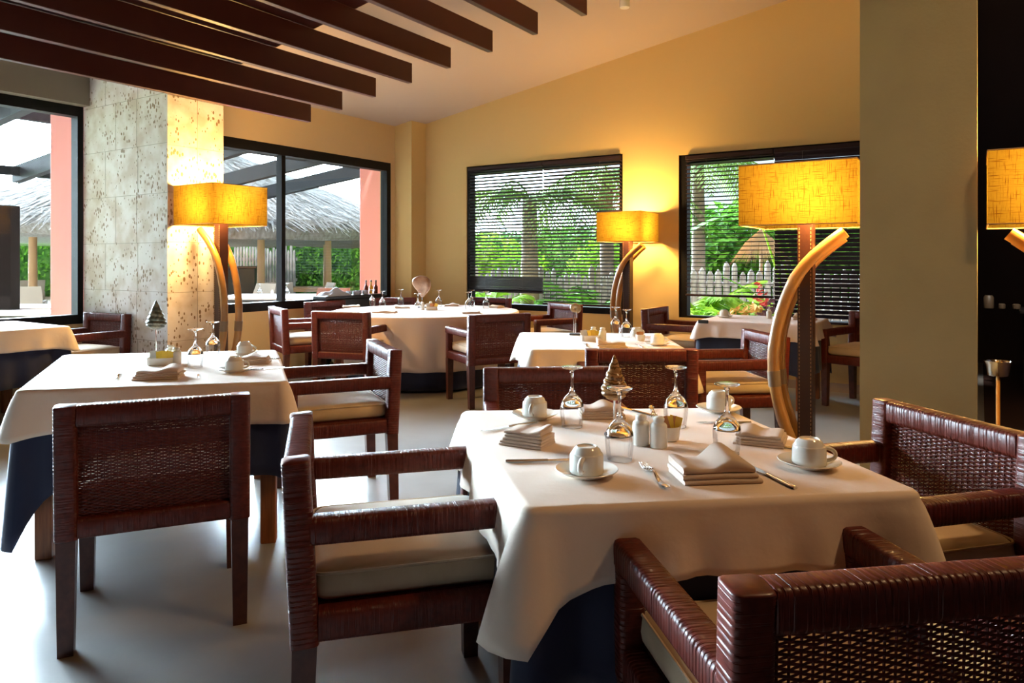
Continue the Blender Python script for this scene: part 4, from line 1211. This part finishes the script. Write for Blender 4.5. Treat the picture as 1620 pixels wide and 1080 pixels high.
def rattan_chair(label, x, y, yaw, m='rattan'):
    e = thing('terrace_chair', label, 'chair', (x, y, -.02), math.radians(yaw), 'woven terrace chairs')
    def panel(rings_): g = G(); g.loft(rings_); return g
    q = lambda y0, y1, z, w_: [(-w_, y0, z), (w_, y0, z), (w_, y1, z), (-w_, y1, z)]
    panel([q(-.30, -.25, .40, .28), q(-.35, -.31, .70, .29), q(-.42, -.39, .92, .27)]).build('backrest', M[m], e, smooth=30)
    G().box(-.28, .28, -.28, .28, .36, .46, .02).build('seat', M[m], e, smooth=0)
    for s in (-1, 1):
        G().box(s * .30 - .035, s * .30 + .035, -.30, .28, .05, .66, .015).build('side_panel', M[m], e, smooth=0)
    for sx in (-1, 1):
        for sy in (-1, 1): G().box(sx * .28 - .02, sx * .28 + .02, sy * .26 - .02, sy * .26 + .02, 0, .36).build('leg', M[m], e, smooth=0)
    return e


rattan_chair('grey woven terrace chair beside the nearer hut post', *at(395, 13.6).xy, 150)
rattan_chair('grey woven terrace chair facing away under the thatch', *at(440, 15.2).xy, 20)
rattan_chair('grey woven terrace chair by the hedge with light arms', *at(492, 14.3).xy, 120)
rattan_chair('rust coloured woven chair just outside the sliding window', *at(511, 11.25).xy, 170, 'rustrattan')
rattan_chair('grey woven terrace chair seen past the grass strip', *at(38, 12.6).xy, 30)
rattan_chair('grey woven terrace chair deeper under the hut behind the pink column', *at(36, 16.5).xy, 60)
rattan_chair('pale woven terrace chair half hidden by the pink column', *at(88, 10.6).xy, 80)


def terrace_table(label, c, rz, w_, d_, m='board', edge='darkwood', z=.74):
    e = thing('terrace_table', label, 'table', c, rz, 'terrace dining tables')
    G().box(-w_ / 2, w_ / 2, -d_ / 2, d_ / 2, z - .03, z, .004).build('tabletop', M[m], e, smooth=0)
    G().box(-w_ / 2 + .03, w_ / 2 - .03, -d_ / 2 + .03, d_ / 2 - .03, z - .10, z - .03).build('apron', M[edge], e, smooth=0)
    for sx in (-1, 1):
        for sy in (-1, 1): G().box(sx * (w_ / 2 - .07) - .04, sx * (w_ / 2 - .07) + .04, sy * (d_ / 2 - .07) - .04, sy * (d_ / 2 - .07) + .04, 0, z - .03).build('leg', M[edge], e, smooth=0)
    return e


terrace_table('white-topped terrace table with goblets outside the sliding window', at(440, 12.4), 0.0, 1.9, 1.5)
terrace_table('dark-edged terrace table close under the sliding window', at(425, 10.15), ROOM + PI / 2, 1.0, .8)
terrace_table('wooden terrace table in the shade of the thatch', at(470, 16.6), .1, 1.4, .9, 'post', 'post')
terrace_table('pale terrace table with goblets outside the grass-strip window', at(25, 9.6), .0, 1.5, .8)
terrace_table('dark-edged terrace table right at the grass-strip window', at(15, 8.55), .0, 1.35, .6, 'board')
gE = 'goblets on the terrace tables'
for px, Y, lb in ((411, 12.6, 'outside beside the nearer hut post'), (454, 12.7, 'outside behind the window mullion'), (21, 9.55, 'outside the grass-strip window'), (0, 9.6, 'outside at the edge of the grass-strip window')):
    p = at(px, Y); glass('upturned goblet ' + lb, p.x, p.y, .7205 + .02, gE)
p = at(431, 12.55); shaker('white shaker on the white-topped terrace table', p.x, p.y, .7405)
p = at(8, 9.6); shaker('grey-lit shaker outside the grass-strip window', p.x, p.y, .7405)

# ------------------------------------------------------------------ outside: garden behind the end wall
picket_fence('grey weathered picket fence behind the garden windows', at(640, 15.5), at(1010, 13.6), 1.12, .12, 5)
picket_fence('white-tipped picket fence behind the croton bushes', at(1060, 13.4), at(1420, 12.6), 1.22, .13, 6)
palm('old palm with arching fronds in front of the round-table window', at(838, 13.2), 2.45, 15, 2.5, 4, .75, 1.7, .55, .15)
palm('leaning palm with hanging fronds beside the far lamp', at(960, 14.6), 3.1, 14, 2.3, 8, .5, 1.8, .5, .13)
palm('low palm spreading beside the window table blind', at(1108, 11.2), .45, 13, 1.15, 12, .95, .75, .34, .1, 'leaf_lime', None, .045)
palm('young palm with bright leaves at the fence by the window table', at(1150, 10.4), .15, 10, .8, 15, .8, .6, .28, .1, 'leaf_lime', None, .045)
palm('tall palm with drooping crown high in the window table view', at(1105, 14.5), 3.35, 14, 2.2, 18, .4, 1.6, .5, .13)
palm('low palm at the fence below the old palm', at(775, 12.6), .3, 12, 1.1, 22, 1.0, .9, .34, .1, 'leaf_lime', None, .04)
palm('low palm glowing green by the far lamp window', at(925, 12.3), .3, 12, 1.2, 25, 1.0, .9, .34, .1, 'leaf', None, .04)
bush('garden_bush', 'bright green bush behind the bunched blind', 'bush', at(770, 16.6), (1.5, .8, 1.0), 2600, .10, 'leaf_lime', 31, group='garden bushes')
bush('garden_bush', 'mid green bush behind the palm trunk', 'bush', at(880, 18.4), (1.6, .8, 1.1), 2600, .10, 'leaf', 32, group='garden bushes')
bush('garden_bush', 'lime green bush beside the far lamp', 'bush', at(960, 16.8), (1.0, .8, .95), 2200, .10, 'leaf_lime', 33, group='garden bushes')
bush('garden_tree', 'dense green tree filling the window behind the croton', 'tree', at(1200, 19), (3.2, 1.8, 1.5), 7000, .16, 'leaf', 34, group='garden trees')
bush('garden_tree', 'dark green tree beyond the fence behind the palms', 'tree', at(900, 23), (3.6, 1.8, 1.25), 6000, .17, 'leaf_dark', 35, group='garden trees')
bush('garden_tree', 'green tree beyond the fence at the pilaster end', 'tree', at(775, 27.6), (2.8, 1.8, 1.25), 5000, .17, 'leaf', 36, group='garden trees')
bush('garden_tree', 'green tree beyond the fence behind the closed blind', 'tree', at(1380, 22.6), (3.0, 1.8, 1.9), 5000, .17, 'leaf_dark', 37, group='garden trees')
bush('croton_bush', 'orange-leaved croton bush behind the window table', 'bush', at(1180, 9.9), (.42, .3, .40), 420, .07, 'leaf_orange', 41, asp=.5)
bush('croton_bush', 'purple-leaved plant next to the orange croton', 'bush', at(1222, 9.8), (.24, .2, .43), 200, .065, 'leaf_purple', 42, asp=.55)
bush('flower_bush', 'red flowering spike among the croton leaves', 'flower', at(1204, 10.3), (.13, .1, .56), 160, .05, 'petal_red', 43)
bush('fern_bush', 'feathery green fern at the window table sill', 'fern', at(1112, 9.6), (.4, .3, .38), 700, .07, 'leaf_lime', 44, asp=.25)
for k, (px, Y) in enumerate(((801, 11.3), (845, 11.4), (838, 11.6), (945, 10.9), (968, 10.7), (905, 11.1))):
    bush('flower_bush', 'yellow flower clump at the foot of the picket fence', 'flower', at(px, Y), (.22, .15, .27 if k % 2 else .22), 160, .05, 'petal_yellow', 50 + k, group='yellow flower clumps under the garden window', asp=.6)
# banana plant: broad leaves and tall canes
e = thing('banana_plant', 'banana plant with one broad pale leaf and tall leaning canes', 'banana plant', at(1232, 11.0))
for k, (dx, lean, h) in enumerate(((-.10, -.35, 2.05), (.02, -.30, 2.2), (.12, -.25, 2.3))):
    G().tube([(dx + .25, 0, -.06), (dx + .12, 0, h * .5), (dx + lean * .6, 0, h)], [.022, .018, .012], 6).build('stem', M['leaf_lime'], e)
def blade(L, w_, base, az, rise, droop):
    g = G(); n = 12; rows = []
    h = Vector((math.cos(az), math.sin(az), 0)); s = Vector((-math.sin(az), math.cos(az), 0))
    for i in range(n + 1):
        f = i / n; p = Vector(base) + h * L * f + Vector((0, 0, rise * f - droop * f * f)); ww = w_ * math.sin(PI * (.04 + .94 * f)) ** .6
        rows.append([p - s * ww + Vector((0, 0, .12 * ww)), p, p + s * ww + Vector((0, 0, .12 * ww))])
    vs = [tuple(p) for r in rows for p in r]; fs = []
    for i in range(n):
        for j in (0, 1): fs.append((i * 3 + j, i * 3 + j + 1, i * 3 + j + 4, i * 3 + j + 3))
    g.add(vs, fs); return g
blade(1.1, .2, (.25, 0, .35), PI * .93, 1.0, .25).build('leaf', M['leaf_lime'], e, smooth=180)
blade(1.5, .24, (-.1, 0, 2.0), PI * 1.02, .35, .75).build('leaf', M['leaf'], e, smooth=180)
blade(1.3, .24, (.0, 0, 2.15), PI * .2, .45, .7).build('leaf', M['leaf'], e, smooth=180)
blade(1.2, .2, (.2, 0, .2), PI * .6, .9, .3).build('leaf', M['leaf_lime'], e, smooth=180)
# straw parasol in the garden
e = thing('straw_parasol', 'small straw parasol among the trees behind the window table', 'parasol', at(1204, 15.2))
g = G(); rr = random.Random(5)
for k in range(700):
    a = rr.uniform(0, 2 * PI); r0 = rr.uniform(0, .30); r1 = r0 + rr.uniform(.25, .42); z = 2.0 - r0 * .9
    g.add([(r0 * math.cos(a) - .01, r0 * math.sin(a), z), (r0 * math.cos(a) + .01, r0 * math.sin(a), z), (r1 * math.cos(a), r1 * math.sin(a), z - (r1 - r0) * 1.4)], [(0, 1, 2)])
g.build('straw', M['post'], e, smooth=0, recalc=False)
G().lathe([(.04, -.06), (.035, 2.0)], 8).build('pole', M['post'], e)

# ------------------------------------------------------------------ light
w = bpy.data.worlds.new('sky'); SC.world = w; w.use_nodes = True
nt = w.node_tree; bg = nt.nodes['Background']; bg.inputs['Color'].default_value = (.68, .85, 1.0, 1)
# hazy evening sky: brightest low down on the side of the window wall, where the sun stands behind thin cloud
tcw = nt.nodes.new('ShaderNodeTexCoord'); nrm = nt.nodes.new('ShaderNodeVectorMath'); nrm.operation = 'DOT_PRODUCT'
gd = Vector((-.58, .80, .22)).normalized(); nrm.inputs[1].default_value = gd
nt.links.new(tcw.outputs['Generated'], nrm.inputs[0])
mxw = nt.nodes.new('ShaderNodeMath'); mxw.operation = 'MAXIMUM'; mxw.inputs[1].default_value = 0; nt.links.new(nrm.outputs['Value'], mxw.inputs[0])
pw = nt.nodes.new('ShaderNodeMath'); pw.operation = 'POWER'; pw.inputs[1].default_value = 14; nt.links.new(mxw.outputs[0], pw.inputs[0])
ma = nt.nodes.new('ShaderNodeMath'); ma.operation = 'MULTIPLY_ADD'; ma.inputs[1].default_value = 195; ma.inputs[2].default_value = .75; nt.links.new(pw.outputs[0], ma.inputs[0])
nt.links.new(ma.outputs[0], bg.inputs['Strength'])
sun = bpy.data.lights.new('sun', 'SUN'); sun.energy = 2.0; sun.angle = math.radians(3); sun.color = (1, .93, .80)
so = bpy.data.objects.new('sun', sun); COL.objects.link(so)
so.rotation_euler = Vector((.25, .75, -.75)).to_track_quat('-Z', 'Y').to_euler()     # high evening sun behind the viewer: lights the garden, not the room


def ceiling_lamp(name, loc, target, watts, size=.15, cone=100, col=(1, .64, .32)):
    ld = bpy.data.lights.new(name, 'SPOT'); ld.energy = watts; ld.color = col; ld.spot_size = math.radians(cone); ld.spot_blend = .8; ld.shadow_soft_size = size
    lo = bpy.data.objects.new(name, ld); COL.objects.link(lo); lo.location = loc
    lo.rotation_euler = (Vector(target) - Vector(loc)).to_track_quat('-Z', 'Y').to_euler()


ceiling_lamp('ceiling_lamp', (2.5, 1.5, 3.9), (.9, 2.2, .7), 95)
ceiling_lamp('ceiling_lamp', (1.0, 6.4, 3.5), (.6, 5.4, .7), 30)

# ------------------------------------------------------------------ camera and view
cd = bpy.data.cameras.new('camera'); cd.sensor_width = 36; cd.lens = 36 * F / 1620; cd.clip_start = .02; cd.clip_end = 300
cd.shift_y = -(540 - HY) / 1620
co = bpy.data.objects.new('camera', cd); COL.objects.link(co); co.location = (0, 0, HC); co.rotation_euler = (PI / 2, 0, 0)
SC.camera = co
SC.view_settings.view_transform = 'Standard'; SC.view_settings.look = 'None'; SC.view_settings.gamma = 1.0; SC.view_settings.use_curve_mapping = False
SC.view_settings.exposure = 0.85
try:
    SC.cycles.max_bounces = 10; SC.cycles.diffuse_bounces = 5; SC.cycles.transparent_max_bounces = 24; SC.cycles.transmission_bounces = 8
    SC.cycles.caustics_reflective = False; SC.cycles.caustics_refractive = False; SC.cycles.sample_clamp_indirect = 6
except Exception:
    pass
